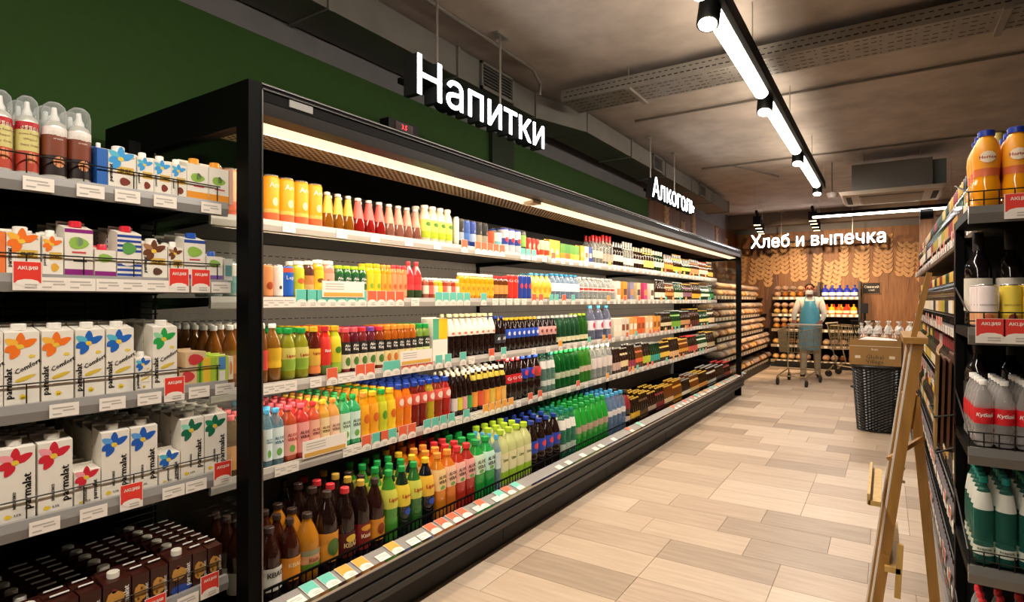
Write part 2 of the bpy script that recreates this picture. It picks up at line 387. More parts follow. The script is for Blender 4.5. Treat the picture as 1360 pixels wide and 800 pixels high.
# air conditioner
ac = thing('air_conditioner', 'beige ceiling cassette air conditioner with round-cornered grille', 'air conditioner', (.05, 8.95, 2.74))
CREAM = mat('cream_plastic', 'a99a88', .5)
ob('body', MB().box(-.42, .42, -.38, .38, .06, .40).mesh('body', mat('ac_grey', '6c6a66', .6)), ac)
ob('side_cover', MB().box(.42, .56, -.30, .2, .08, .38).mesh('side_cover', mat('ac_blue', '6f7f80', .5)), ac)
ob('panel', MB().prism([(-.56, .05), (.56, .05), (.52, 0), (-.52, 0)], -.5, .5).mesh('panel', CREAM), ac)
g = ob('grille_frame', MB().box(-.34, .34, -.34, .34, -.012, 0).mesh('grille_frame', mat('grille_grey', '77706a', .5)), ac)
for k in range(16): ob('louvre', MB().box(-.32, .32, -.32 + k * .0405, -.32 + k * .0405 + .018, -.02, -.012).mesh('louvre', CREAM), g)
for sx in (-1, 1): ob('air_flap', MB().box(sx * .46 - .03, sx * .46 + .03, -.3, .3, -.006, .002).mesh('air_flap', DARK), ac)
for x, yv in ((-.3, -.3), (.3, -.3), (-.3, .3), (.3, .3)): ob('hanger_rod', MB().tube([(x, yv, .4), (x, yv, CEIL - 2.74)], .007, 6).mesh('hanger_rod', STEEL), ac)
# track over the aisle: black rail, white tubes (with an added pair far behind the camera), black inline spots
LAMPW = mat('lit_diffuser', 'fff1dc', .5, emit=15.0)
tr = thing('track_light', 'long black linear track lamp with glowing white tubes over the aisle', 'lamp', (TRX, 0, TRZ))
ob('rail', MB().box(.052, .085, -5.0, 8.95, -.02, .075).mesh('rail', BLACK), tr)
for y0, y1 in TUBES:
    ob('tube', MB().tube([(0, y0, 0), (0, y1, 0)], .05, 14).mesh('tube', LAMPW, True), tr)
    ob('tube_housing', MB().prism([(.02, .035), (.055, .0), (.055, .075), (.02, .075)], y0, y1).mesh('tube_housing', BLACK), tr)
for yv in (-1.02, 1.05, 3.11, 4.78, 6.75, 8.80):
    h = ob('spot_head', MB().tube([(.0, yv + .045, .075), (.0, yv - .035, -.115)], .058, 16, 0).mesh('spot_head', BLACK, True, 50), tr)
    ob('lens', MB().tube([(.0, yv - .035, -.115), (.0, yv - .0362, -.118)], .048, 16).mesh('lens', LAMPW), h)
for yv in (.3, 2.0, 3.9, 5.6, 7.4, 8.9): ob('suspension_wire', MB().tube([(.068, yv, .075), (.068, yv, CEIL - TRZ)], .004, 5).mesh('suspension_wire', STEEL), tr)
def spot_rail(label, x, y, L, heads, rz):
    t = thing('spot_track', label, 'lamp', (x, y, 2.82), rz)
    ob('rail', MB().box(-.018, .018, 0, L, 0, .04).mesh('rail', BLACK), t)
    for yy in (0.1, L - .1): ob('suspension_wire', MB().tube([(0, yy, .04), (0, yy, CEIL - 2.82)], .004, 5).mesh('suspension_wire', STEEL), t)
    for yy, tilt in heads:
        h = ob('spot_head', MB().box(-.06, .06, yy - .07, yy + .07, -.17, -.03).tube([(0, yy, -.03), (0, yy, 0)], .015, 6).mesh('spot_head', BLACK), t)
        ob('lens', MB().box(-.05, .05, yy - .06, yy + .06, -.172, -.17).mesh('lens', mat('spot_lens', 'ffd9a8', .4, emit=4.0)), h)
spot_rail('black spotlight track hanging over the bakery by the far wooden wall', -1.75, 9.9, 2.1, [(.25, 0), (.75, 0), (1.25, 0), (1.6, 0)], .12)
spot_rail('black spotlight track hanging over the bakery, below the aisle lamp', -.95, 9.9, 2.1, [(.2, 0), (.6, 0), (1.1, 0), (1.6, 0)], .05)
t = thing('strip_light', 'thin white strip lamp hanging crosswise below the air conditioner', 'lamp', (-.05, 9.9, 2.68))
ob('housing', MB().box(-.9, .9, -.03, .03, .01, .06).mesh('housing', BLACK), t)
ob('diffuser', MB().box(-.89, .89, -.034, .034, -.012, .012).mesh('diffuser', LAMPW), t)
ob('spot_head', MB().box(.45, .6, -.06, .06, -.13, 0).mesh('spot_head', BLACK), t)
for x in (-.8, .8): ob('suspension_wire', MB().tube([(x, 0, .06), (x, 0, CEIL - 2.68)], .004, 5).mesh('suspension_wire', STEEL), t)
t = thing('smoke_detector', 'small white round detector hanging near the end of the aisle lamp', 'detector', (-.62, 9.0, 2.86))
ob('housing', MB().lathe([(0, -.05), (.05, -.045), (.07, 0), (.07, .02), (.02, .03)], 14).mesh('housing', mat('white_plastic', 'c9c2b8', .5), True), t)
ob('stem', MB().tube([(0, 0, .03), (0, 0, CEIL - 2.86)], .008, 6).mesh('stem', PIPE), t)

# ------------------------------------------------------------------ letter signs
SIGNW = mat('lit_letter_face', 'ffffff', .5, emit=3.2); SIGND = mat('letter_side_dark', '2a2b2c', .5)
def ext(body, size, depth, z0=0.0):
    V, F, w, h = text2d_hi(body); n = len(V)
    return V, F, w, h
TXH = {}
def glyph(ch):
    if ch in TXH: return TXH[ch]
    c = bpy.data.curves.new('glyph', 'FONT'); c.body = ch; c.resolution_u = 4; c.extrude = .5
    o = bpy.data.objects.new('glyph', c); me = bpy.data.meshes.new_from_object(o)
    V0 = [tuple(v.co) for v in me.vertices]; F0 = [tuple(p.vertices) for p in me.polygons]; V = []; F = []
    for dx, dy in ((-.007, 0), (.007, 0), (0, -.006), (0, .006)):
        F += [tuple(i + len(V) for i in f) for f in F0]; V += [(x + dx, y + dy, z) for x, y, z in V0]
    bpy.data.objects.remove(o); bpy.data.curves.remove(c); bpy.data.meshes.remove(me)
    TXH[ch] = (V, F); return TXH[ch]
def right_edge(s_):
    c = bpy.data.curves.new('glyph', 'FONT'); c.body = s_; o = bpy.data.objects.new('glyph', c); me = bpy.data.meshes.new_from_object(o)
    x = max((v.co.x for v in me.vertices), default=0.0)
    bpy.data.objects.remove(o); bpy.data.curves.remove(c); bpy.data.meshes.remove(me); return x
def letter_sign(name, label, body, width, loc, rz, depth, cap, rods, names):
    """letters face local +X and run along local +Y"""
    t = thing(name, label, 'sign', loc, rz)
    tot = right_edge(body); sx = width / tot; sz = cap / .728
    for i, ch in enumerate(body):
        if ch == ' ': continue
        x0 = right_edge(body[:i + 1]) - right_edge(ch); V, F = glyph(ch)
        me = bpy.data.meshes.new('letter')
        me.from_pydata([(v[2] * depth - depth / 2, (x0 + v[0]) * sx, v[1] * sz) for v in V], [], F); me.materials.append(SIGND); me.update()
        l = ob('letter', me, t)
        me = bpy.data.meshes.new('lit_face')
        keep = [f for f in F if all(V[k][2] > .49 for k in f)]
        me.from_pydata([(.004, (x0 + v[0]) * sx, v[1] * sz) for v in V], [], keep); me.materials.append(SIGNW); me.update()
        ob('lit_face', me, l)
    ob('carrier_bar', MB().box(-depth - .02, -depth, 0, width, cap * .3, cap * .3 + .03).mesh('carrier_bar', BLACK), t)
    if rods:
        for yy in rods:
            ob('hanger_rod', MB().tube([(-depth - .01, yy, cap * .3), (-depth - .01, yy, CEIL - loc[2])], .008, 6).mesh('hanger_rod', STEEL), t)
            ob('ceiling_plate', MB().box(-depth - .035, -depth + .015, yy - .07, yy + .07, CEIL - loc[2] - .012, CEIL - loc[2]).mesh('ceiling_plate', STEEL), t)
    return t
ys0, ys1 = Yu(549, -2.2), Yu(722, -2.2)
letter_sign('hanging_sign', 'large glowing white letters НАПИТКИ hanging above the drinks cooler', 'Напитки', ys1 - ys0, (-2.2, ys0, 2.565), 0, .10, .225, (.33, 1.02), None)
ys0, ys1 = Yu(866, -2.2), Yu(922, -2.2)
letter_sign('hanging_sign', 'glowing white letters АЛКОГОЛЬ hanging above the far end of the cooler', 'Алкоголь', ys1 - ys0, (-2.2, ys0, 2.575), 0, .08, .235, (.2, 1.1), None)
xs0, xs1 = Xu(997, 13.3), Xu(1176, 13.3)
letter_sign('hanging_sign', 'glowing white letters ХЛЕБ И ВЫПЕЧКА above the bakery shelves', 'Хлеб и выпечка', xs1 - xs0, (xs0, 13.3, 2.545), -PI / 2, .06, .27, (.6, 1.9), None)
# ================================================================== price tags
TEAL = K('63c2ad'); ORNG = K('e2623f'); YELO = K('f0a23c'); REDT = K('e23a2c'); TAGW = K('efe6da'); TAGL = K('b9b2a8')
def tag_mesh(w, h, head, colour, wave=True, word=None):
    b = MB().box(0, .0016, -w / 2, w / 2, 0, h + head, 0)
    b.box(.0016, .0022, -w / 2 + .002, w / 2 - .002, h * .55, h + head - .001, 1)
    if wave: b.disc(.0024, 0, h * .55, w * .42, h * .28, 0, 10, 0)
    for k in range(2): b.box(.0024, .0027, -w * .1, w * .32, h * (.18 + .2 * k), h * (.18 + .2 * k) + .0035, 2)
    if word: b.text(word, .0125, .003, 0, h + head * .55, 0, bold=.03)
    return b.mesh('price_tag', [TAGW, colour, TAGL])
def plain_tag(w, h):
    b = MB().box(0, .0016, -w / 2, w / 2, 0, h, 0)
    for k, (a, c) in enumerate(((-.4, -.1), (-.05, .35), (-.4, .3))): b.box(.0016, .002, w * a, w * c, h * (.2 + .22 * k), h * (.2 + .22 * k) + .004, 1)
    return b.mesh('price_tag', [TAGW, TAGL])
TG = {'w': plain_tag(.062, .042), 't': tag_mesh(.062, .042, .036, TEAL), 'o': tag_mesh(.062, .042, .036, ORNG), 'y': tag_mesh(.062, .042, .036, YELO)}
TGL = {'w': 'white price tag', 't': 'teal and white price tag', 'o': 'orange and white price tag', 'y': 'yellow and white price tag'}

# ================================================================== the drinks cooler
CY0, CY1 = 1.143, 9.03
XF = -1.80                                      # front of the end frames and canopy
OX, OY = -2.3, 1.15
cool = thing('refrigerated_display_case', 'long black open-front drinks cooler with five lit shelves of bottles', 'cooler', (OX, OY, 0))
def cp(name, mb, mats, par=None, smooth=False):
    if par is None: return ob(name, mb.mesh(name, mats, smooth), cool, (-OX, -OY, 0))
    return ob(name, mb.mesh(name, mats, smooth), par)
GREYB = mat('cooler_back_grey', 'b4b0a8', .45, noise=.05)
cp('base', MB().box(-2.86, -1.845, CY0 + .03, CY1 - .25, 0, .15), CHAR)
cp('tank', MB().prism([(-2.86, .15), (-1.86, .15), (-1.80, .17), (-1.80, .28), (-1.90, .27), (-2.86, .27)], CY0 + .04, CY1 - .04), BLACKM)
bm_ = MB().prism([(-1.79, .146), (-1.765, .15), (-1.762, .175), (-1.775, .18), (-1.775, .19), (-1.762, .195), (-1.762, .235), (-1.775, .24), (-1.775, .25), (-1.762, .255), (-1.765, .285), (-1.80, .29)], CY0 - .005, CY1 + .005)
bump = cp('bumper', bm_, mat('bumper_charcoal', '201e1c', .5, noise=.1, scale=4))
cp('bumper_trim', MB().box(-1.79, -1.768, CY0, CY1, .284, .297), CHROME)
strip = cp('price_strip', MB().prism([(-1.872, .312), (-1.79, .290), (-1.79, .285), (-1.872, .305)], 1.2, CY1 - .08), GREYP)
for k in range(6): cp('kick_joint', MB().box(-1.8455, -1.843, 1.3 + k * 1.45, 1.306 + k * 1.45, .01, .14), BLACKM)
# front fence of the deck: a rail and close upright wires
fb = MB().box(-1.905, -1.897, 1.2, CY1 - .08, .338, .346).box(-1.905, -1.897, 1.2, CY1 - .08, .272, .280)
for k in range(260):
    yy = 1.21 + k * .0297; fb.box(-1.903, -1.899, yy, yy + .004, .28, .338)
o = cp('deck_fence', fb, BLACK); o['kind'] = 'stuff'
# canopy
CT = 2.15
cp('canopy', MB().prism([(-2.86, 2.05), (-2.17, 2.05), (-2.17, 2.075), (-1.82, 2.075), (-1.80, 2.09), (-1.80, CT - .01), (-1.81, CT), (-2.86, CT)], CY0 + .05, CY1 - .05), BLACK)
cp('fascia_strip', MB().prism([(-1.802, 2.045), (-1.86, 2.035), (-1.86, 2.076), (-1.802, 2.089)], 1.2, CY1 - .06), mat('bronze_fascia', '1a1410', .35, spec=.2))
cp('silver_trim', MB().box(-1.80, -1.794, CY0 + .05, CY1 - .05, 2.128, 2.1335), CHROME)
cp('silver_trim', MB().box(-1.812, -1.80, CY0 + .05, CY1 - .05, CT - .003, CT + .002), mat('dull_steel', '77756f', .3, .8))
cp('lamp_cover', MB().prism([(-1.86, 2.036), (-1.955, 2.024), (-1.955, 2.05), (-1.86, 2.06)], 1.2, 5.06), mat('lamp_warm', 'ffe2bf', .5, emit=1.15))
cp('lamp_cover', MB().prism([(-1.86, 2.036), (-1.955, 2.024), (-1.955, 2.05), (-1.86, 2.06)], 5.09, CY1 - .08), mat('lamp_warm'))
cp('lamp_joint', MB().box(-1.956, -1.855, 3.1, 3.2, 2.018, 2.04), mat('cream_trim', 'c9b89c', .5))
# honeycomb air outlet behind the lamp
hb = MB().box(-2.17, -1.957, 1.2, CY1 - .08, 2.034, 2.06, 0)
o = cp('air_outlet', hb, mat('honeycomb_beige', 'a58d6c', .6))
hc = MB()
for k in range(420):
    yy = 1.215 + k * .0184
    for j in range(7):
        x = -2.155 + j * .028 + (.014 if k % 2 else 0); hc.box(x, x + .014, yy, yy + .010, 2.0325, 2.035)
o = cp('honeycomb', hc, mat('honeycomb_dark', '3b2e20', .8)); o['kind'] = 'stuff'
cp('back_panel', MB().box(-2.86, -2.80, CY0 + .05, CY1 - .05, 1.70, 2.05), BLACKM)
for k in range(3):
    cp('back_panel', MB().box(-2.86, -2.79, 1.2 + k * 2.585, 1.2 + (k + 1) * 2.585 - .012, .27, 1.70), GREYB)
ds = MB()
for k in range(3):
    for zz in (.52, .62, .9, 1.0, 1.22, 1.30, 1.57, 1.64):
        for i in range(62):
            yy = 1.23 + k * 2.585 + i * .041; ds.box(-2.7905, -2.789, yy, yy + .026, zz, zz + .004)
o = cp('panel_slot', ds, DARK); o['kind'] = 'stuff'
for k in range(2): cp('shelf_upright', MB().box(-2.80, -2.775, 1.2 + (k + 1) * 2.585 - .02, 1.2 + (k + 1) * 2.585 + .008, .3, 2.0), BLACK)
# end frames with glass
for y0, y1 in ((CY0, CY0 + .05), (CY1 - .05, CY1)):
    f = cp('end_frame', MB().box(-1.87, XF, y0, y1, .27, CT).box(-2.86, -2.80, y0, y1, 0, CT).box(-2.80, -1.87, y0, y1, 2.0, CT).box(-2.80, XF, y0, y1, 0, .30), BLACK)
    gl = MB().box(-2.80, -1.87, (y0 + y1) / 2 - .004, (y0 + y1) / 2 + .004, .30, 2.0)
    ob('glass_pane', gl.mesh('glass_pane', GLASS), f)
cp('corner_trim', MB().box(-1.806, -1.797, CY0 + .048, CY0 + .053, .3, 2.13), mat('dull_steel', '77756f'))
cp('plate', MB().box(-1.80, -1.796, 1.30, 1.40, 2.098, 2.124), mat('plate_grey', '8a8883', .4))
th = ob('thermometer', MB().box(-1.86, -1.805, 1.80, 1.99, CT, CT + .048).mesh('thermometer', BLACK), cool, (-OX, -OY, 0))
ob('screen', MB().box(-1.805, -1.803, 1.84, 1.95, CT + .006, CT + .042, 0).text('3.5', .03, -1.802, 1.895, CT + .024, 1).mesh('screen', [mat('screen_black', '220404', .2), mat('red_digits', 'ff2030', .5, emit=2.5)]), th)

LV = {1: 1.735, 2: 1.415, 3: 1.057, 4: .707, 5: .27}
XS = -2.14
SHELF = mat('shelf_black', '1a1918', .4)
shelves = {}
for lv in (1, 2, 3, 4):
    z = LV[lv]
    for k in range(3):
        y0, y1 = 1.205 + k * 2.585, 1.205 + (k + 1) * 2.585 - .01
        if k == 2: y1 = CY1 - .07
        s_ = cp('shelf', MB().box(-2.79, XS - .012, y0, y1, z - .03, z - .003), SHELF)
        ob('price_rail', MB().prism([(XS - .014, z - .044), (XS, z - .044), (XS + .004, z - .02), (XS, z + .003), (XS - .014, z + .003)], y0, y1).mesh('price_rail', RAILW if lv < 3 else mat('rail_grey_pale', 'bdb7ae', .35)), s_)
        for yy in (y0 + .02, y1 - .02):
            ob('bracket', MB().prism([(-2.79, z - .03), (-2.2, z - .03), (-2.2, z - .036), (-2.79, z - .06)], yy - .004, yy + .004).mesh('bracket', BLACK), s_)
        if lv < 4:
            ob('lamp_bar', MB().box(-2.186, -2.162, y0 + .03, y1 - .03, z - .046, z - .03).mesh('lamp_bar', mat('lamp_bar_white', 'e8e0d0', .5)), s_)
        shelves[(lv, k)] = s_
def shelf_of(lv, y): return shelves[(lv, max(0, min(2, int((y - 1.205) / 2.585))))]
def tags(lv, segs):
    for u0, u1, n, c in segs:
        for i in range(n):
            if lv == 5:
                yy = Yu(u0 + (u1 - u0) * (i + .5) / n, -1.83)
                o = ob('price_tag', TG[c], strip, (-1.794, yy, .2925), (0, math.radians(-73), 0))
            else:
                yy = Yu(u0 + (u1 - u0) * (i + .5) / n, XS)
                if yy > CY1 - .1 or yy < 1.215: continue
                o = ob('price_tag', TG[c], shelf_of(lv, yy), (XS + .0045, yy, LV[lv] - .042))
            if c != 'w': o['label'] = TGL[c]
rt = random.Random(11)
def far_tags(lv, u0, u1, n, weights):
    y0, y1 = Yu(u0, XS), Yu(u1, XS)
    for i in range(n):
        c = rt.choices('wtoy', weights)[0]; yy = y0 + (y1 - y0) * (i + rt.uniform(.2, .8)) / n
        if lv == 5: o = ob('price_tag', TG[c], strip, (-1.794, yy, .2925), (0, math.radians(-73), 0))
        else: o = ob('price_tag', TG[c], shelf_of(lv, yy), (XS + .0045, yy, LV[lv] - .042))
        if c != 'w': o['label'] = TGL[c]
tags(1, [(376, 390, 1, 'w'), (446, 460, 1, 'w'), (491, 503, 1, 'w'), (536, 548, 1, 'w'), (575, 585, 1, 'w'), (611, 621, 1, 'o'), (630, 670, 5, 'o'), (690, 712, 3, 't')])
far_tags(1, 715, 945, 34, (6, 1, 1, .5))
tags(2, [(350, 390, 3, 'w'), (393, 486, 7, 't'), (487, 536, 4, 'o'), (545, 556, 1, 'w'), (577, 624, 5, 't'), (637, 646, 1, 't'), (652, 700, 5, 'w'), (704, 722, 2, 'o'), (728, 742, 2, 't')])
far_tags(2, 745, 945, 34, (4, 2, 1, 1))
tags(3, [(350, 392, 3, 'w'), (410, 427, 1, 'w'), (432, 448, 1, 'o'), (450, 470, 2, 'w'), (471, 497, 2, 'o'), (508, 530, 2, 't'), (532, 574, 4, 'o'), (576, 600, 2, 't'), (609, 619, 1, 't'), (620, 631, 1, 'w'), (648, 656, 1, 'o'), (663, 673, 1, 't'), (705, 711, 1, 'w'), (724, 730, 1, 'w')])
far_tags(3, 740, 940, 34, (4, 1.5, 2, 1))
tags(4, [(365, 395, 2, 'w'), (455, 480, 2, 'w'), (479, 492, 1, 'o'), (493, 505, 1, 't'), (505, 513, 1, 'o'), (514, 526, 1, 't'), (528, 552, 2, 'o'), (561, 604, 4, 't'), (604, 613, 1, 'w'), (614, 623, 1, 't'), (624, 640, 2, 'w'), (640, 682, 5, 'y'), (684, 692, 1, 'w'), (700, 707, 1, 'o'), (713, 720, 1, 'o'), (731, 737, 1, 'w'), (752, 757, 1, 'w'), (764, 770, 1, 'o')])
far_tags(4, 776, 938, 30, (4, 1.2, 1.5, 1))
tags(5, [(380, 402, 1, 'w'), (403, 425, 1, 't'), (426, 449, 1, 't'), (449, 471, 1, 'y'), (471, 492, 1, 'y'), (497, 513, 1, 'w'), (514, 533, 1, 'y'), (539, 552, 1, 'w'), (553, 566, 1, 'w'), (567, 582, 1, 'o'), (582, 596, 1, 'o'), (597, 610, 1, 'o'), (610, 622, 1, 'o'), (627, 637, 1, 'w'), (634, 646, 1, 'o'), (652, 662, 1, 'w'), (660, 670, 1, 't'), (670, 681, 1, 'o'), (682, 693, 1, 't'), (735, 745, 1, 'w'), (748, 757, 1, 'w'), (768, 775, 1, 'w'), (785, 792, 1, 'w'), (793, 799, 1, 'w'), (810, 816, 1, 'w'), (833, 840, 1, 'o'), (848, 853, 1, 't')])
far_tags(5, 855, 962, 26, (4, 1.2, 1.5, 1))
# long information cards clipped to the rails
for lv, u0, u1, hz in ((2, 426, 482, .028), (4, 400, 459, .032), (3, 530, 572, .028)):
    y0, y1 = Yu(u0, XS), Yu(u1, XS)
    b = MB().box(0, .002, y0, y1, 0, .075, 0).box(.002, .0026, y0 + .01, y1 - .01, .004, .022, 1)
    for k in range(3): b.box(.002, .0026, y0 + .02, y0 + (y1 - y0) * .5, .036 + k * .012, .040 + k * .012, 2)
    ob('info_card', b.mesh('info_card', [TAGW, K('d9a64a'), TAGL]), shelf_of(lv, y0), (XS + .008, 0, LV[lv] + .002))

# ================================================================== dairy shelf unit (open gondola in front of the mesh wall)
DX, DY1 = -1.90, 1.13
DL = {1: 1.735, 2: 1.47, 3: 1.125, 4: .82, 5: .455}
dairy = thing('dairy_shelf', 'black dairy shelf rack with wire back beside the drinks cooler', 'shelf', (-2.15, .8, 0))
def dp(name, mb, mats, par=None, kind=None):
    o = ob(name, mb.mesh(name, mats), dairy if par is None else par, (2.15, -.8, 0) if par is None else (0, 0, 0))
    if kind: o['kind'] = kind
    return o
for yy in (.16, 1.04): dp('upright', MB().box(-2.40, -2.36, yy - .02, yy + .02, 0, 2.0), BLACK)
dp('foot_base', MB().box(-2.38, -1.93, .15, 1.10, 0, .12), BLACK)
wm = MB()
for k in range(74): wm.tube([(-2.36, -.2, .15 + k * .0245), (-2.36, 1.12, .15 + k * .0245)], .0028, 4)
for k in range(12): wm.tube([(-2.365, -.15 + k * .115, .14), (-2.365, -.15 + k * .115, 1.97)], .004, 4)
dp('wire_back', wm, WIRE, kind='stuff')
dp('back_sheet', MB().box(-2.43, -2.40, -.3, 1.12, .1, 1.72), mat('dark_green_sheet', '10190c', .7))
TGD = {'w': plain_tag(.068, .036), 'r': tag_mesh(.062, .036, .040, REDT, True, 'АКЦИЯ')}
def dairy_shelf(lv, tagspec):
    z = DL[lv]
    s_ = dp('shelf', MB().box(-2.38, DX - .015, .02, DY1, z - .03, z - .003), BLACK)
    ob('price_rail', MB().prism([(DX - .016, z - .044), (DX, z - .046), (DX + .006, z - .02), (DX, z + .003), (DX - .016, z + .003)], .02, DY1).mesh('price_rail', GREYP), s_)
    fb = MB()
    fb.tube([(DX - .012, .02, z + .055), (DX - .012, DY1 - .02, z + .055)], .0022, 5)
    for k in range(9): fb.tube([(DX - .012, .06 + k * .13, z), (DX - .012, .06 + k * .13, z + .055)], .0018, 5)
    ob('wire_fence', fb.mesh('wire_fence', WIRE), s_)
    ob('bracket', MB().prism([(-2.36, z - .03), (-2.0, z - .03), (-2.0, z - .036), (-2.36, z - .055)], 1.03, 1.038).mesh('bracket', BLACK), s_)
    for u, c in tagspec:
        o = ob('price_tag', TGD[c], s_, (DX + .007, Yu(u, DX), z - .042))
        o['label'] = 'red sale price tag' if c == 'r' else 'white price tag'
dairy_shelf(1, [(50, 'w'), (119, 'w'), (168, 'w'), (218, 'w'), (279, 'w')])
dairy_shelf(2, [(35, 'r'), (71, 'w'), (107, 'w'), (144, 'w'), (176, 'w'), (207, 'w'), (236, 'r'), (265, 'r'), (292, 'w')])
dairy_shelf(3, [(84, 'w'), (148, 'w'), (197, 'w'), (230, 'r'), (263, 'w'), (297, 'w')])
dairy_shelf(4, [(58, 'w'), (123, 'w'), (173, 'r'), (229, 'w'), (259, 'w'), (294, 'r')])
dairy_shelf(5, [(205, 'r'), (248, 'w'), (277, 'r')])

# ================================================================== wine gondola along the right of the aisle, and its end display
GX, GY0, GY1 = .28, 2.62, 7.8
GL = {1: 1.70, 2: 1.27, 3: .87, 4: .42, 5: .12}
gon = thing('wine_gondola', 'black shelf gondola of wine bottles along the aisle', 'shelf', (.6, 5, 0))
def gp(name, mb, mats, par=None, kind=None):
    o = ob(name, mb.mesh(name, mats), gon if par is None else par, (-.6, -5, 0) if par is None else (0, 0, 0))
    if kind: o['kind'] = kind
    return o
gp('base', MB().box(GX + .03, .95, GY0, GY1, 0, .09), BLACK)
gp('back_panel', MB().box(.80, .84, GY0, GY1, .09, 2.05), BLACKM)
for yy in (GY0 + .02, 3.9, 5.2, 6.5, GY1 - .02): gp('upright', MB().box(.76, .80, yy - .02, yy + .02, .09, 2.08), BLACK)
gp('pocket', MB().tube([(GX, 2.64, .90), (.155, 2.64, .838), (.155, 2.92, .838), (GX, 2.92, .90)], .004, 6).tube([(GX, 2.64, 1.0), (.15, 2.64, .97), (.15, 2.92, .97), (GX, 2.92, 1.0)], .004, 6).tube([(.155, 2.70, .838), (GX, 2.70, .838)], .004, 6).tube([(.155, 2.85, .838), (GX, 2.85, .838)], .004, 6), WIRE)
gp('bumper_tube', MB().tube([(GX - .06, GY0, .10), (GX - .06, GY1, .10)], .018, 10), STEEL)
gp('bumper_tube', MB().tube([(GX - .03, GY0, .05), (GX - .03, GY1, .05)], .012, 8), STEEL)
for lv, z in GL.items():
    ov = .0 if lv < 4 else -.02
    s_ = gp('shelf', MB().box(GX + .012 + ov, .80, GY0, GY1, z - .03, z - .003), BLACK)
    ob('price_rail', MB().prism([(GX + .014 + ov, z - .044), (GX + ov, z - .046), (GX - .012 + ov, z - .02), (GX - .006 + ov, z + .003), (GX + .014 + ov, z + .003)], GY0, GY1).mesh('price_rail', mat('rail_mauve_grey', '6d6568', .3)), s_)
    fb = MB().tube([(GX + .012 + ov, GY0, z + .05), (GX + .012 + ov, GY1, z + .05)], .003, 5)
    for k in range(60): fb.tube([(GX + .012 + ov, GY0 + .02 + k * .087, z), (GX + .012 + ov, GY0 + .02 + k * .087, z + .05)], .002, 4)
    o = ob('wire_fence', fb.mesh('wire_fence', WIRE), s_); o['kind'] = 'stuff'
    y = GY0 + .06
    while y < GY1 - .1:
        c = rt.choices('wo', (5, 2))[0]
        o = ob('price_tag', TG[c], s_, (GX - .0125 + ov, y, z - .042), (0, 0, PI))
        if c != 'w': o['label'] = TGL[c]
        y += rt.uniform(.08, .16) if y < 5 else rt.uniform(.2, .35)
EY = 2.12
EL = {1: 1.672, 2: 1.322, 3: .975, 4: .632, 5: .28}
end = thing('end_display', 'black end-of-aisle display rack with juice, cans and water bottles', 'shelf', (.7, 2.35, 0))
def ep(name, mb, mats, par=None, kind=None):
    o = ob(name, mb.mesh(name, mats), end if par is None else par, (-.7, -2.35, 0) if par is None else (0, 0, 0))
    if kind: o['kind'] = kind
    return o
ep('base', MB().box(.21, 1.2, EY + .03, 2.58, 0, .12), BLACK)
ep('back_panel', MB().box(.21, 1.2, 2.54, 2.58, .12, 1.62), BLACKM)
ep('upright', MB().box(.200, .225, 2.49, 2.54, 0, 1.66), BLACK)
ep('upright', MB().box(1.18, 1.21, 2.48, 2.54, 0, 1.66), BLACK)
TGE = {'w': plain_tag(.075, .036), 'r': tag_mesh(.068, .036, .034, REDT, True, 'АКЦИЯ')}
def end_shelf(lv, tg, fence=.045):
    z = EL[lv]; x0 = .200
    s_ = ep('shelf', MB().box(x0, 1.2, EY + .012, 2.54, z - .03, z - .003), BLACK)
    pr = MB().prism([(EY + .014, z - .046), (EY, z - .048), (EY - .008, z - .02), (EY, z + .002), (EY + .014, z + .002)], x0, 1.2)
    pr.v = [(b_, a_, c_) for a_, b_, c_ in pr.v]
    pr.f = [tuple(reversed(f)) for f in pr.f]
    ob('price_rail', pr.mesh('price_rail', mat('rail_steel_grey', '77746f', .25, .3)), s_)
    fb = MB()
    for zz in (.02, fence): fb.tube([(x0, EY + .008, z + zz), (1.2, EY + .008, z + zz)], .002, 5)
    for k in range(30): fb.tube([(x0 + .002 + k * .034, EY + .008, z), (x0 + .002 + k * .034, EY + .008, z + fence)], .0018, 4)
    ob('wire_fence', fb.mesh('wire_fence', WIRE), s_)
    fs = MB().tube([(x0, EY + .008, z + fence), (x0, 2.5, z + fence + .08)], .0025, 5)
    ob('side_wire', fs.mesh('side_wire', WIRE), s_)
    for u, c in tg:
        o = ob('price_tag', TGE[c], s_, (Xu(u, EY), EY - .0095, z - .042), (0, 0, -PI / 2)); o['label'] = 'red sale price tag' if c == 'r' else 'white price tag'
end_shelf(1, [(1354, 'r')]); end_shelf(2, [(1315, 'r'), (1352, 'r')]); end_shelf(3, []); end_shelf(4, []); end_shelf(5, [])
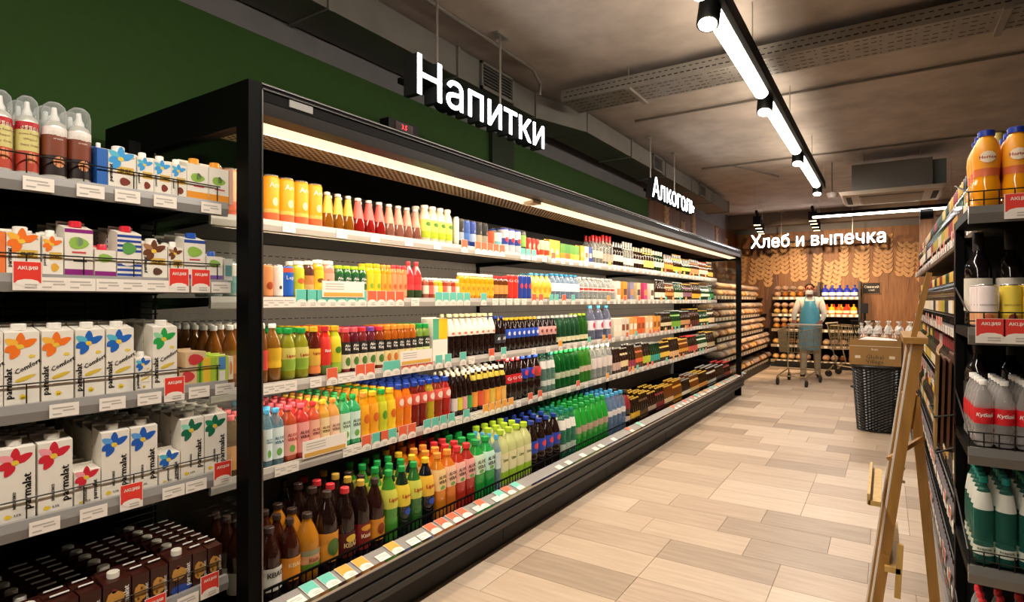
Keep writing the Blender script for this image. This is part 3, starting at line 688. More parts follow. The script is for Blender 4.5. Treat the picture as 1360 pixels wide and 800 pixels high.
# ================================================================== goods: prototypes share their meshes, each copy is a thing of its own
PROTO = {}
PROF = {
 'pet':  [(.80, 0), (1, .035), (1, .33), (.95, .36), (1, .39), (1, .58), (.93, .66), (.62, .80), (.40, .87), (.36, .89), (.36, .945)],
 'tea':  [(.85, 0), (1, .03), (1, .16), (.94, .20), (1, .26), (1, .56), (.96, .62), (.90, .72), (.60, .84), (.50, .88), (.50, .93)],
 'sq':   [(.95, 0), (1, .02), (1, .70), (.88, .77), (.50, .87), (.42, .90), (.42, .94)],
 'jar':  [(.90, 0), (1, .03), (1, .76), (.92, .84), (.72, .885), (.72, .92)],
 'cone': [(.95, 0), (1, .02), (1, .24), (.86, .40), (.62, .64), (.42, .86), (.38, .93)],
 'beer': [(.93, 0), (1, .02), (1, .54), (.86, .63), (.46, .76), (.40, .96)],
 'wine': [(.95, 0), (1, .015), (1, .60), (.82, .68), (.40, .75), (.36, .97)],
 'water': [(.85, 0), (1, .03), (1, .12), (.94, .15), (1, .18), (.94, .24), (1, .28), (1, .56), (.95, .62), (.70, .80), (.42, .88), (.36, .90), (.36, .945)],
 'milk': [(.95, 0), (1, .02), (1, .62), (.86, .76), (.56, .87), (.56, .93)],
 'juice': [(.92, 0), (1, .03), (1, .30), (.93, .34), (.90, .45), (.96, .58), (1, .66), (.92, .78), (.62, .89), (.52, .91), (.52, .94)],
}
CAPS = {'pet': (.43, .925, 1), 'tea': (.62, .90, 1), 'sq': (.56, .92, 1), 'jar': (.80, .90, 1), 'cone': (.46, .92, 1), 'beer': (.46, .955, 1), 'wine': (.42, .80, 1),
        'water': (.43, .925, 1), 'milk': (.66, .91, 1), 'juice': (.62, .925, 1)}
def rad(shape, t):
    p = PROF[shape]
    for (r0, z0), (r1, z1) in zip(p, p[1:]):
        if z0 <= t <= z1: return r0 + (r1 - r0) * (t - z0) / max(1e-9, z1 - z0)
    return p[-1][0]
def bottle(name, h, r, body, cap, bands=(), shape='pet', text=None, tcol=None, tz=.45, tsize=None, emblem=None, seg=12, rot=0.0, trot=0.0, slant=0.0, arc=None):
    """bands: (z0, z1, material) as shares of the height; emblem: (z, ry, rz, material); text: list of words, one below the other"""
    key = ('b', name, h, round(r, 4), body.name, cap.name, tuple((a, b, m.name) for a, b, m in bands), shape, str(text), tcol.name if tcol else '', tz, str(emblem), seg)
    if key in PROTO: return PROTO[key]
    sq = r * .8 if shape == 'sq' else 0.0
    rr = r * (.93 if sq else 1.0)
    if sq: seg = max(seg, 16)
    pts = [(q * rr, z * h) for q, z in PROF[shape]]
    kids = []
    root = MB().lathe(pts, seg, 0, sq).mesh(name, body, True, 50)
    c, a, b = CAPS[shape]
    cm = MB().lathe([(c * rr, a * h), (c * rr, b * h - .002), (c * rr * .9, b * h)], seg if seg < 12 else 12).mesh('cap', cap, True, 40)
    kids.append(('cap', cm, []))
    if bands:
        lb = MB(); ms = []; nb = None
        for bi, (z0, z1, m) in enumerate(bands):
            zs = sorted({z0, z1} | {z for q, z in PROF[shape] if z0 < z < z1})
            pr_ = [(rad(shape, z) * rr * 1.015 + .0006, z * h) for z in zs]
            if bi and abs(bands[bi - 1][1] - z0) > .005:
                kids.append(('neck_label', MB().lathe(pr_, seg, 0, sq, cap=False, arc=arc).mesh('neck_label', m, True, 50), [])); continue
            lb.lathe(pr_, seg, len(ms), sq, cap=False, arc=arc); ms.append(m)
        sub = []
        R = rr * 1.03 + .0012
        if sq: R = rr * 1.03 + .0014
        if emblem:
            ez, ry, rz_, em = emblem
            sub.append(('emblem', MB().disc(R - .0003, 0, ez * h, ry * r, rz_ * h, 0, 12, 0, 0, None if sq else R - .0003).mesh('emblem', em)))
        if text:
            tb = MB(); sz = tsize or r * .8
            for i, wd in enumerate(text):
                tb.text(wd, sz, R, 0, tz * h - i * sz * 1.0, 0, trot, None if sq else R, 1.0, slant, .035)
            sub.append(('lettering', tb.mesh('lettering', tcol or WHITE)))
        kids.append(('label', lb.mesh('label', ms, True, 50), sub))
    PROTO[key] = (name, root, kids)
    return PROTO[key]
def can(name, h, r, body, bands=(), text=None, tcol=None, tz=.7, emblem=None, seg=14, tsize=None, trot=0.0):
    key = ('c', name, h, round(r, 4), body.name, tuple((a, b, m.name) for a, b, m in bands), str(text), str(emblem), tz)
    if key in PROTO: return PROTO[key]
    root = MB().lathe([(r * .84, 0), (r, .045 * h), (r, .92 * h), (r * .9, .965 * h)], seg).mesh(name, body, True, 40)
    kids = [('lid', MB().lathe([(r * .9, .965 * h), (r * .92, .99 * h), (r * .88, h), (r * .82, .985 * h), (.001, .985 * h)], seg).mesh('lid', mat('can_lid', 'c9c6c0', .25, .9), True, 40), [])]
    sub = []
    if bands:
        lb = MB(); ms = []
        for z0, z1, m in bands: lb.lathe([(r * 1.008, z0 * h), (r * 1.008, z1 * h)], seg, len(ms), cap=False); ms.append(m)
        if text: sub.append(('lettering', MB().text(text, tsize or r * .9, 0, 0, tz * h, 0, trot, r * 1.03 + .0008).mesh('lettering', tcol or WHITE)))
        if emblem: sub.append(('emblem', MB().disc(0, 0, emblem[0] * h, emblem[1] * r, emblem[2] * h, 0, 12, 0, 0, r * 1.02 + .0005).mesh('emblem', emblem[3])))
        kids.append(('label', lb.mesh('label', ms, True, 50), sub))
    PROTO[key] = (name, root, kids)
    return PROTO[key]
def carton(name, h, w, dp_, base, cap=None, petals=None, word=None, wordcol=None, slope=.10, deco=(), texts=(), capshape='flat'):
    """brick carton facing +X; petals: list of two colours; deco: (y, z, ry, rz, mat) ellipses or ('box', y0, y1, z0, z1, mat); shares of w and h"""
    key = ('k', name, h, round(w, 4), dp_, base.name, cap.name if cap else '', str(petals), word, str(deco), str(texts))
    if key in PROTO: return PROTO[key]
    x = dp_ / 2; y = w / 2; zt = h * (1 - slope)
    b = MB().add([(-x, -y, 0), (x, -y, 0), (x, y, 0), (-x, y, 0), (-x, -y, h), (x, -y, zt), (x, y, zt), (-x, y, h)],
                 [(3, 2, 1, 0), (4, 5, 6, 7), (0, 1, 5, 4), (1, 2, 6, 5), (2, 3, 7, 6), (3, 0, 4, 7)])
    b.box(-x, -x + .004, -y, y, h, h + .006)
    kids = []
    if cap:
        cx = .1 * x
        kids.append(('cap', MB().lathe([(.016 * w / .07, 0), (.016 * w / .07, .016), (.014 * w / .07, .018)], 12, c=(cx, 0, zt + (h - zt) * .45 - .002)).mesh('cap', cap, True, 40), []))
    sub = []; pm = MB(); ms = []; X1 = x + .0006
    def mi(m):
        if m not in ms: ms.append(m)
        return ms.index(m)
    if petals:
        c1, c2 = petals; cy, cz = -.06 * w, zt * .80; L = .215 * w
        for k, ang in enumerate((28, 88, 145, 195, 238)):
            a = math.radians(ang); q = 1.42 * L
            pm.disc(X1 + .00012 * k, cy + q * math.cos(a), cz + q * math.sin(a) * .95, L * (1.15 if k == 0 else 1), L * .62, a, 10, mi(c2 if k == 2 else c1), .35)
            pm.v[-10:] = [(vx, max(-.49 * w, min(.49 * w, vy)), vz) for vx, vy, vz in pm.v[-10:]]
        pm.disc(X1 + .0008, cy, cz, L * .5, L * .42, 0, 10, mi(K('e8c23c')))
    for dd in deco:
        if dd[0] == 'box': pm.box(x + .0002, x + .0005, dd[1] * w, dd[2] * w, dd[3] * zt, dd[4] * zt, mi(dd[5]))
        else: pm.disc(X1 + .0002, dd[0] * w, dd[1] * zt, dd[2] * w, dd[3] * zt, dd[5] if len(dd) > 5 else 0, 10, mi(dd[4]), .3)
    for body, sz, ty, tz, col_, rot_, sl in texts:
        pm.text(body, sz * w, x + .0012, ty * w, tz * zt, mi(col_), rot_, None, 1.0, sl, .03)
    if pm.v: kids.append(('front_print', pm.mesh('front_print', ms), []))
    PROTO[key] = (name, b.mesh(name, base), kids)
    return PROTO[key]
def place(p, x, y, z, rz, label, cat, group=None, rx=0.0):
    name, me, kids = p
    r = ob(name, me, None, (x, y, z + .0015), (rx, 0, rz)); tag(r, label, cat, group)
    for n, m, sub in kids:
        k = ob(n, m, r)
        for n2, m2 in sub: ob(n2, m2, k)
    return r
ROWS = ['front', 'second', 'third', 'fourth', 'fifth', 'sixth', 'seventh', 'eighth']
CNT = {}
def put(p, x, y, z, rz, desc, cat, shelf, row, side='from the near end', group=None):
    k = (desc, shelf, row); i = CNT.get(k, 0); CNT[k] = i + 1
    return place(p, x, y, z, rz, f'{desc}, {ordinal(i)} along {ROWS[row]} row, {shelf}', cat, group or f'{desc} on the {shelf}')
SH = {1: 'top cooler shelf', 2: 'second cooler shelf', 3: 'third cooler shelf', 4: 'fourth cooler shelf', 5: 'cooler bottom deck'}
XP = {1: -2.158, 2: -2.158, 3: -2.158, 4: -2.158, 5: -1.925}
jit = random.Random(5)
def run(lv, u0, u1, n, fn, desc, cat, rows=1, h=None, skip=None, drop=0.0, gap=1.0, fill=.495, ys=None):
    """n facings between two columns of the view on cooler shelf lv; fn(w) gives a prototype (or a list to cycle through) w wide"""
    xf = XP[lv]; y0, y1 = ys if ys else (max(1.205, Yu(u0, xf - .03)), Yu(u1, xf - .03))
    w = (y1 - y0) / n; r = min(w * fill, .05); g = r * 2 * gap
    ps = fn(r)
    if not isinstance(ps, list): ps = [ps]
    for row in range(rows):
        for i in range(n):
            if row and drop and jit.random() < drop: continue
            if y0 + w * (i + .5) > CY1 - .068 - r: continue
            put(ps[i % len(ps)], xf - r * 1.04 - row * g * 1.02, y0 + w * (i + .5) + (jit.uniform(-.001, .001) if row else 0), LV[lv], 0, desc if isinstance(desc, str) else desc[i % len(desc)], cat, SH[lv], row)
Wc = K('f1ede4', 'k'); Gc = K('1fa34a', 'k'); Yc = K('f2c52e', 'k'); Rc = K('d8343a', 'k'); Pc = K('e4606c', 'k'); Oc = K('f09a3a', 'k'); Bc = K('1f3f9e', 'k'); LBc = K('4aa6d6', 'k')
Lc = K('b6d832', 'k'); Vc = K('7a4aa0', 'k'); Kc = K('3a2a22', 'k'); Tc = K('0f7f72', 'k'); Goldc = K('c9a23c', 'k'); Silc = mat('silver_cap', 'b8b8b4', .3, .8)
COLA = K('1c0c08', 'g'); DKB = K('2a1008', 'g'); AMB = K('6b3a10', 'g'); BEER = K('2a1a0a', 'g'); BGRN = K('12381a', 'g'); WINE = K('140c0e', 'g')
def P(h): return K(h, 'p')
# ---------------------------------------------------------------- goods just behind the near glass end of the cooler
NEAR = (1.212, 1.412)
run(1, 0, 0, 3, lambda r: can('juice_can', .19, r, K('e0a070', 'm'), [(.0, .3, P('d86a4a')), (.3, .92, P('e8b088'))]), 'peach-coloured juice can behind the glass end', 'can', 2, ys=NEAR)
run(2, 0, 0, 3, lambda r: can('coffee_can', .137, r, K('b8c4bc', 'm'), [(.1, .6, P('6f9a94')), (.6, .92, P('d8d4c8'))]), 'grey-green coffee can behind the glass end', 'can', 2, ys=NEAR)
run(3, 0, 0, 3, lambda r: bottle('tea_bottle', .245, r, K('8a4f14', 'b'), Wc, [(.22, .52, P('b8742a'))], 'pet'), 'amber tea bottle behind the glass end', 'bottle', 8, ys=NEAR)
run(4, 0, 0, 3, lambda r: bottle('aloe_bottle', .235, r, K('b08a58', 'c'), Pc, [(.10, .5, P('d89a5a'))], 'sq'), 'pale aloe bottle behind the glass end', 'bottle', 4, ys=NEAR)
run(5, 0, 0, 1, lambda r: bottle('kvass_bottle', .31, r, DKB, Kc, [(.14, .40, P('b8aa98'))], 'pet'), 'dark kvass bottle behind the glass end', 'bottle', 4, ys=(1.212, 1.284))
# ---------------------------------------------------------------- top shelf
run(1, 350, 427.5, 4, lambda r: can('juice_can', .197, r, K('f0a818', 'm'), [(.0, .18, P('e06a3a')), (.18, .26, P('d8c060')), (.26, .92, P('f2a816'))], 'Aro', WHITE, .78, (.42, .35, .09, P('e8dcae'))),
    'tall yellow and orange juice can', 'can', 1)
run(1, 427.5, 469, 3, lambda r: bottle('juice_bottle', .172, r, K('8a5312', 'b'), Wc, [(.42, .90, P('f0c952'))], 'cone', tz=.6), 'cone-shaped glass juice bottle with yellow wrap', 'bottle', 2)
run(1, 469, 511, 3, lambda r: bottle('juice_bottle', .172, r, K('8f1a16', 'b'), Wc, [(.40, .90, P('e06a62'))], 'cone'), 'cone-shaped glass juice bottle with red wrap', 'bottle', 2)
run(1, 511, 558, 4, lambda r: bottle('juice_bottle', .172, r, K('8c5a4c', 'b'), Wc, [(.40, .90, P('f0a08c'))], 'cone'), 'cone-shaped glass juice bottle with pink wrap', 'bottle', 2)
run(1, 559, 599, 4, lambda r: bottle('milk_drink_bottle', .205, r, K('efe3c4', 'b'), Wc, [(.10, .28, P('b8cc2a')), (.28, .60, P('d7e06c'))], 'milk', None, None, .5, emblem=(.48, .6, .06, P('4d8a2a'))), 'white drink bottle with lime green label', 'bottle', 2)
run(1, 601, 606, 1, lambda r: can('drink_can', .17, r, K('dedad0', 'm'), [(.1, .9, P('e6e2da'))]), 'slim white drink can', 'can')
EN = [('262626', '9fb0c4'), ('2f58a8', '4a78c8'), ('2848a0', 'a8c0dc'), ('20242a', 'b0a890'), ('1c1c1e', 'a09a88')]
for i, (a, b) in enumerate(EN):
    run(1, 606 + i * 8, 614 + i * 8, 1, lambda r: can('drink_can', .165, r, K(a, 'm'), [(.2, .5, P(b)), (.5, .9, P(a))], 'A', P(b), .6), ['black energy drink can with pale print', 'light blue energy drink can', 'dark blue energy drink can', 'black energy drink can with beige print', 'black energy drink can with gold print'][i], 'can', 2)
run(1, 646, 655, 1, lambda r: can('drink_can', .125, r, K('e2542c', 'm'), [(.1, .9, P('e2542c'))]), 'orange-red drink can', 'can')
run(1, 655, 665, 1, lambda r: can('drink_can', .125, r, K('e8e4da', 'm'), [(.1, .5, P('7fc0c8')), (.5, .9, P('f0ece2'))]), 'white and turquoise drink can', 'can')
run(1, 665, 690, 3, lambda r: can('drink_can', .165, r, K('2a48b0', 'm'), [(.04, .3, P('c4ccd8')), (.3, .55, P('24409e')), (.55, .9, P('c4ccd8'))], None, None, .5, (.5, .6, .1, P('d0303a'))), 'blue and silver energy drink can', 'can', 2)
run(1, 690, 696.5, 1, lambda r: can('drink_can', .165, r, K('1f2420', 'm'), [(.3, .8, P('8fbf5a'))]), 'black energy drink can with green print', 'can')
run(1, 697, 714, 3, lambda r: can('drink_can', .125, r, K('c02c20', 'm'), [(.1, .9, P('c8382a'))], None, None, .5, (.5, .6, .2, P('e8b8a0'))), 'small red drink can', 'can')
run(1, 714, 728, 2, lambda r: can('drink_can', .125, r, K('e6d8bc', 'm'), [(.1, .4, P('d84a2a')), (.4, .9, P('ecdcb8'))]), 'cream and red drink can', 'can', 2)
run(1, 728, 742, 2, lambda r: carton('juice_carton', .14, r * 2, .05, P('f2c23a'), None, None, None, None, .0, [(0, .35, .3, .18, P('f0e6d0'))]), 'small yellow juice carton', 'carton')
run(1, 743, 768, 4, lambda r: [carton('juice_carton', .125, r * 2, .045, P(a), None, None, None, None, 0, [('box', -.5, .5, 0, .4, P(b))]) for a, b in (('5fa83a', 'f0a020'), ('4f9a3a', 'ee7a20'), ('5fa83a', 'f4c020'), ('6fb048', 'f0d060'))], 'small green and orange juice carton', 'carton')
run(1, 769, 785, 3, lambda r: [carton('juice_carton', .135, r * 2, .05, P(a), None, None, None, None, 0, [('box', -.3, .3, .3, .6, P(b))]) for a, b in (('f0b830', 'f6e0a0'), ('ece4d8', 'e07a40'), ('2a4aa0', 'e8e0d0'))], ['yellow boxed drink carton', 'white boxed drink carton', 'blue boxed drink carton'], 'carton')
def beers(lv, u0, u1, n, rows, spec, h=.235, shape='beer', name='beer_bottle', cat='bottle', noun='beer bottle'):
    """spec: list of (glass, glass word, label colour, label word, cap) groups shared out over n facings in order"""
    k = len(spec); per = n / k; U = lambda i: u0 + (u1 - u0) * i / k
    for i, (gm, gw, lc, lw, cm) in enumerate(spec):
        m = max(1, round(per)); z0, z1, dh = ((.12, .42, 0), (.20, .46, -.012), (.10, .36, .012), (.24, .44, -.02))[(i + lv) % 4]
        nm = name if name != 'beer_bottle' else {'green glass': 'lager_bottle', 'amber glass': 'ale_bottle'}.get(gw, name)
        run(lv, U(i), U(i + 1), m, lambda r: bottle(nm, h + dh, r, gm, cm, [(z0, z1, P(lc))] + ([(.70, .78, P(lc))] if i % 2 else []), shape, seg=10, arc=1.45), f'{gw} {noun} with {lw} label', cat, rows, fill=.45)
CLR = K('d8dcd8', 'c'); CLB = K('b8d0e4', 'c'); CLG = K('bfe0c0', 'c')
beers(1, 785, 812, 6, 2, [(CLR, 'clear glass', 'e8dcc8', 'cream', Rc), (CLR, 'clear glass', 'c8b0a0', 'tan', Rc)], .26, 'wine', 'spirit_bottle', 'bottle', 'bottle')
beers(1, 812, 880, 22, 1, [(WINE, 'dark glass', 'ece6da', 'white', Silc), (CLR, 'clear glass', 'f0eade', 'white', Wc), (BEER, 'brown glass', 'e6dfd0', 'cream', K('e0d2b0', 'k')), (BEER, 'brown glass', 'f0e27a', 'pale yellow', K('e0d2b0', 'k')), (BGRN, 'green glass', 'dcd8cc', 'grey', Wc)], .24, 'wine', 'wine_bottle', 'bottle', 'bottle')
beers(1, 880, 950, 30, 1, [(AMB, 'amber glass', 'e8a83a', 'orange', Kc), (BEER, 'brown glass', 'e2c23a', 'yellow', Goldc), (BGRN, 'green glass', 'd8d860', 'lime', Goldc), (BEER, 'brown glass', 'd88a5a', 'peach', Kc), (AMB, 'amber glass', 'f0e0c0', 'cream', Rc), (BEER, 'brown glass', 'e8b050', 'golden', Goldc)], .225)
# ---------------------------------------------------------------- second shelf
run(2, 346, 361, 1, lambda r: can('coffee_can', .137, r, K('e89050', 'm'), [(.05, .9, P('e8955c'))], None, None, .5, (.35, .6, .12, P('a8451c'))), 'orange milk drink can beside the black post', 'can')
run(2, 361, 373.5, 1, lambda r: can('coffee_can', .137, r, K('ece6dc', 'm'), [(.05, .92, P('efe9df'))], None, None, .5, (.3, .3, .06, P('444038'))), 'white coffee drink can', 'can')
run(2, 373.5, 388, 1, lambda r: can('coffee_can', .137, r, K('1c58b8', 'm'), [(.05, .78, P('1f62c8')), (.78, .92, P('d8583a'))], 'Lepi', WHITE, .6, None), 'blue coffee drink can with red top', 'can')
run(2, 388, 402, 1, lambda r: bottle('juice_bottle', .160, r, K('b8c030', 'b'), Wc, [(.05, .78, P('c8cc2e'))], 'jar', None, None, .5, emblem=(.45, .7, .08, P('d86a30'))), 'olive green juice bottle with white cap', 'bottle', 2)
run(2, 402, 414.5, 1, lambda r: bottle('juice_bottle', .163, r, K('5a2c18', 'b'), Wc, [(.05, .35, P('d8b070')), (.35, .60, P('d08a48')), (.6, .78, P('5a2c1c'))], 'jar'), 'brown juice bottle with tan label', 'bottle', 2)
run(2, 414.5, 428, 1, lambda r: bottle('juice_bottle', .172, r, K('e8b820', 'b'), Wc, [(.05, .72, P('f2cc30'))], 'jar', None, None, .5, emblem=(.45, .7, .06, P('7a4a1a'))), 'yellow juice bottle with tall white cap', 'bottle', 1)
run(2, 428, 442.5, 1, lambda r: bottle('juice_bottle', .170, r, K('d8907a', 'b'), Wc, [(.05, .66, P('f0a890'))], 'jar', ['Pago'], P('5a1a10'), .42), 'pink juice bottle with tall white cap', 'bottle', 1)
run(2, 442.5, 484, 4, lambda r: bottle('aloe_bottle', .152, r, K('2f6a30', 'b'), Lc, [(.03, .26, P('c8a040')), (.26, .74, P('1d5a30'))], 'jar', ['Aloe', 'King'], WHITE, .60, r * .75), 'dark green aloe drink bottle with lime cap', 'bottle', 3)
run(2, 484, 503, 2, lambda r: bottle('aloe_bottle', .172, r, K('e8c81e', 'b'), Yc, [(.06, .72, P('f0cc2a'))], 'jar', None, None, .5, emblem=(.35, .5, .08, P('8fae2a'))), 'yellow fruit drink bottle', 'bottle', 2)
run(2, 503, 516, 2, lambda r: bottle('aloe_bottle', .170, r, K('ee9a20', 'b'), Oc, [(.06, .72, P('f3a63a'))], 'jar', None, None, .5, emblem=(.35, .5, .08, P('e07a20'))), 'orange fruit drink bottle', 'bottle', 2)
run(2, 516, 537, 3, lambda r: bottle('aloe_bottle', .172, r, K('ee8a50', 'b'), Rc, [(.06, .72, P('f09a68'))], 'jar', None, None, .5, emblem=(.35, .5, .08, P('e2602a'))), 'peach-coloured fruit drink bottle', 'bottle', 2)
run(2, 537, 558, 2, lambda r: bottle('water_bottle', .20, r, K('d83838', 'b'), Rc, [(.0, .22, P('2f4a20')), (.22, .58, P('e03a3c'))], 'pet'), 'red fruit water bottle with red cap', 'bottle', 1)
run(2, 560, 607, 8, lambda r: [bottle('glass_juice_bottle', .115, r, K(a, 'b'), Wc, [(.2, .62, P(b))], 'jar') for a, b in (('b06a50', 'e8dcc8'), ('a83a2a', 'e86a5a'), ('c8a83a', 'e8dcc8'), ('b8b82a', 'e8d83a'), ('a83a2a', 'e86a5a'))], 'small glass juice bottle with white lid', 'bottle', 2)
run(2, 607, 653, 7, lambda r: bottle('juice_bottle', .155, r, K('e8a014', 'b'), Wc, [(.12, .60, P('f0b020'))], 'jar', None, None, .5, emblem=(.4, .5, .08, P('e88a20'))), 'yellow orange-juice bottle', 'bottle', 1)
xf = XP[2]
run(2, 653, 672, 3, lambda r: bottle('juice_bottle', .15, r, K('6a3a1a', 'b'), Rc, [(.2, .6, P('e89a4a'))], 'jar'), 'brown juice bottle with orange label', 'bottle', 2)
run(2, 672, 686, 2, lambda r: can('drink_can', .165, r, K('d22a1c', 'm'), [(.05, .92, P('d8301e'))], 'Cola', WHITE, .75), 'red cola can', 'can', 1)
run(2, 686, 703, 3, lambda r: can('drink_can', .165, r, K('1f3a90', 'm'), [(.05, .92, P('24409a'))], None, None, .5, (.55, .6, .12, P('d0404a'))), 'blue cola can', 'can', 1)
run(2, 703, 730, 4, lambda r: bottle('water_bottle', .19, r, K('e8c050', 'b'), LBc, [(.05, .62, P('f0c040'))], 'pet', None, None, .4, emblem=(.35, .6, .12, P('d89a20'))), 'yellow wrapped water bottle with blue cap', 'bottle', 2)
run(2, 730, 768, 6, lambda r: bottle('water_bottle', .20, r, CLB, LBc, [(.30, .62, P('e8e6e6'))], 'water'), 'clear water bottle with blue cap', 'bottle', 2)
run(2, 768, 815, 8, lambda r: bottle('water_bottle', .19, r, CLR, Wc, [(.35, .55, P('e0d8d0')), (.40, .5, P('d83a30'))], 'water'), 'clear water bottle with red and white label', 'bottle', 2)
PK = [('f0e6d4', 'cream'), ('e8942a', 'orange'), ('8a86a0', 'mauve'), ('d8c090', 'tan'), ('c83a70', 'magenta'), ('e8dcc8', 'pale')]
for i, (c_, wd) in enumerate(PK):
    run(2, 815 + i * 9, 824 + i * 9, 1, lambda r: carton('drink_pack', .175, r * 2, .075, P(c_), None, None, None, None, 0, [('box', -.4, .4, .25, .6, P('5a4030' if i % 2 else 'c88a50'))]), f'{wd} cardboard multipack of drinks', 'carton', 2)
beers(2, 869, 953, 36, 1, [(BEER, 'brown glass', 'e8dcc8', 'white', Silc), (AMB, 'amber glass', 'd8904a', 'orange', Silc), (BGRN, 'green glass', 'c8d0b0', 'pale green', Silc), (BEER, 'brown glass', '8a6070', 'mauve', Goldc), (BEER, 'brown glass', 'f0a830', 'yellow', Goldc), (BGRN, 'green glass', 'e8e0c8', 'cream', Silc), (BGRN, 'green glass', '3a8a50', 'green', Silc)], .215)
# ---------------------------------------------------------------- third shelf
run(3, 342, 352.5, 1, lambda r: bottle('tea_bottle', .245, r, K('7a4618', 'b'), Wc, [(.22, .56, P('d84a3a'))], 'pet'), 'brown drink bottle with red label', 'bottle', 6, gap=1.1)
run(3, 352.5, 373, 1, lambda r: bottle('tea_bottle', .245, r, K('8a5a1c', 'b'), Wc, [(.24, .58, P('e0b428'))], 'pet'), 'brown drink bottle with yellow label', 'bottle', 6, gap=1.1)
run(3, 373, 409, 2, lambda r: bottle('tea_bottle', .222, r, K('8a8a20', 'b'), Gc, [(.18, .40, P('8fae3a')), (.40, .62, P('d0c86a'))], 'tea', ['Lipton'], P('b02018'), .46, r * .55), 'green iced tea bottle with green cap', 'bottle', 5)
run(3, 409, 424, 1, lambda r: bottle('tea_bottle', .225, r, K('5a1c12', 'b'), Yc, [(.06, .22, P('e08040')), (.22, .56, P('e8b84a'))], 'tea', ['Lipton'], P('a01c14'), .46, r * .55), 'dark iced tea bottle with yellow cap', 'bottle', 5)
run(3, 424, 437.5, 1, lambda r: bottle('tea_bottle', .225, r, K('d82820', 'b'), Rc, [(.02, .20, P('5a7a3a')), (.20, .78, P('e03428'))], 'tea', ['Rich'], WHITE, .5, r * .7), 'red iced tea bottle with red cap', 'bottle', 4)
run(3, 437.5, 451.5, 1, lambda r: bottle('tea_bottle', .225, r, K('b8c422', 'b'), Yc, [(.02, .24, P('9ab83a')), (.24, .78, P('d8d02c'))], 'tea', None, None, .5, emblem=(.5, .6, .07, P('4a7a20'))), 'lime yellow iced tea bottle with yellow cap', 'bottle', 4)
AK = [('8a2420', Pc, 'pink'), ('5f1a2a', Pc, 'pink'), ('7a2a2a', Rc, 'red'), ('6a2430', Vc, 'purple'), ('8a3a18', Rc, 'red')]
for i, (bd, cp_, cw) in enumerate(AK):
    run(3, 451.5 + i * 11.2, 462.7 + i * 11.2, 1, lambda r: bottle('aloe_bottle', .212, r, K(bd, 'b'), cp_, [(.08, .40, P('e2d6b0')), (.40, .68, P('26221e'))], 'jar', ['Aloe', 'King'], WHITE, .60, r * .72, emblem=(.24, .6, .10, P('4a7a30'))), f'dark red aloe drink bottle with {cw} cap', 'bottle', 4)
run(3, 507.5, 550, 5, lambda r: bottle('aloe_bottle', .215, r, K('b05a14', 'b'), Oc, [(.08, .40, P('e6d49a')), (.40, .66, P('2a2620'))], 'jar', ['Aloe', 'King'], WHITE, .58, r * .72, emblem=(.24, .6, .10, P('c8702a'))), 'amber aloe drink bottle with orange cap', 'bottle', 4)
run(3, 550, 568, 2, lambda r: bottle('aloe_bottle', .215, r, K('7a9a40', 'b'), Gc, [(.08, .40, P('d8dc9a')), (.40, .68, P('26301e'))], 'jar', ['Aloe', 'King'], WHITE, .60, r * .72, emblem=(.24, .6, .10, P('3f8a30'))), 'green aloe drink bottle with green cap', 'bottle', 4)
run(3, 569, 592, 1, lambda r: carton('display_box', .24, r * 2.6, .09, P('eee8da'), None, None, None, None, 0, [('box', -.5, -.1, .5, 1, P('58b088')), ('box', -.1, .5, .5, 1, P('e8c41e'))]), 'white display box with yellow and green top', 'box', 1)
run(3, 593, 655, 8, lambda r: bottle('cola_bottle', .262, r, COLA, K('e8e0b0', 'k'), [(.50, .90, P('efe6d8'))], 'pet', None, None, .6, emblem=(.56, .5, .03, P('d87a6a'))), 'dark cola bottle with white wrapped neck', 'bottle', 2)
run(3, 655, 669, 2, lambda r: bottle('cola_bottle', .24, r, COLA, Bc, [(.25, .50, P('3a3a40'))], 'pet', ['AB'], WHITE, .38, r * .9), 'black cola bottle with blue cap', 'bottle', 2)
run(3, 669, 713, 7, lambda r: bottle('cola_bottle', .225, r, COLA, Yc, [(.38, .66, P('2a50b8'))], 'pet', None, None, .5, emblem=(.52, .5, .06, P('e0e0e8'))), 'cola bottle with blue label and yellow cap', 'bottle', 2)
run(3, 713, 737, 4, lambda r: bottle('cola_bottle', .225, r, COLA, Wc, [(.38, .66, P('d8a8a0'))], 'pet', None, None, .5, emblem=(.52, .5, .06, P('8a2a24'))), 'cola bottle with pink label and white cap', 'bottle', 2)
run(3, 737, 768, 5, lambda r: bottle('water_bottle', .225, r, K('3c7a50', 'c'), Wc, [(.08, .24, P('d8d0a8'))], 'water'), 'pale green water bottle with white cap', 'bottle', 2)
run(3, 768, 779, 2, lambda r: bottle('water_bottle', .235, r, K('3a8a2a', 'c'), Lc, [(.08, .24, P('d8cca0'))], 'water'), 'green water bottle with lime cap', 'bottle', 2)
run(3, 780, 812, 3, lambda r: bottle('large_water_bottle', .30, r, K('a8b0d0', 'c'), LBc, [(.28, .56, P('e8e0ea'))], 'water', None, None, .4, emblem=(.42, .5, .09, P('d04a58'))), 'large clear water bottle with red emblem', 'bottle', 1)
PK = [('e8dcc4', 'cream'), ('d8ccb8', 'beige'), ('e0a050', 'golden'), ('e0642a', 'red-orange'), ('e8c090', 'peach'), ('e09a3a', 'orange')]
for i, (c_, wd) in enumerate(PK):
    run(3, 813 + i * 10.5, 823.5 + i * 10.5, 2, lambda r: carton('beer_pack', .17, r * 2, .075, P(c_), None, None, None, None, 0, [('box', -.35, .35, .3, .65, P('8a4a20' if i % 2 else 'f0e8d8'))]), f'{wd} cardboard pack of beer', 'carton', 1)
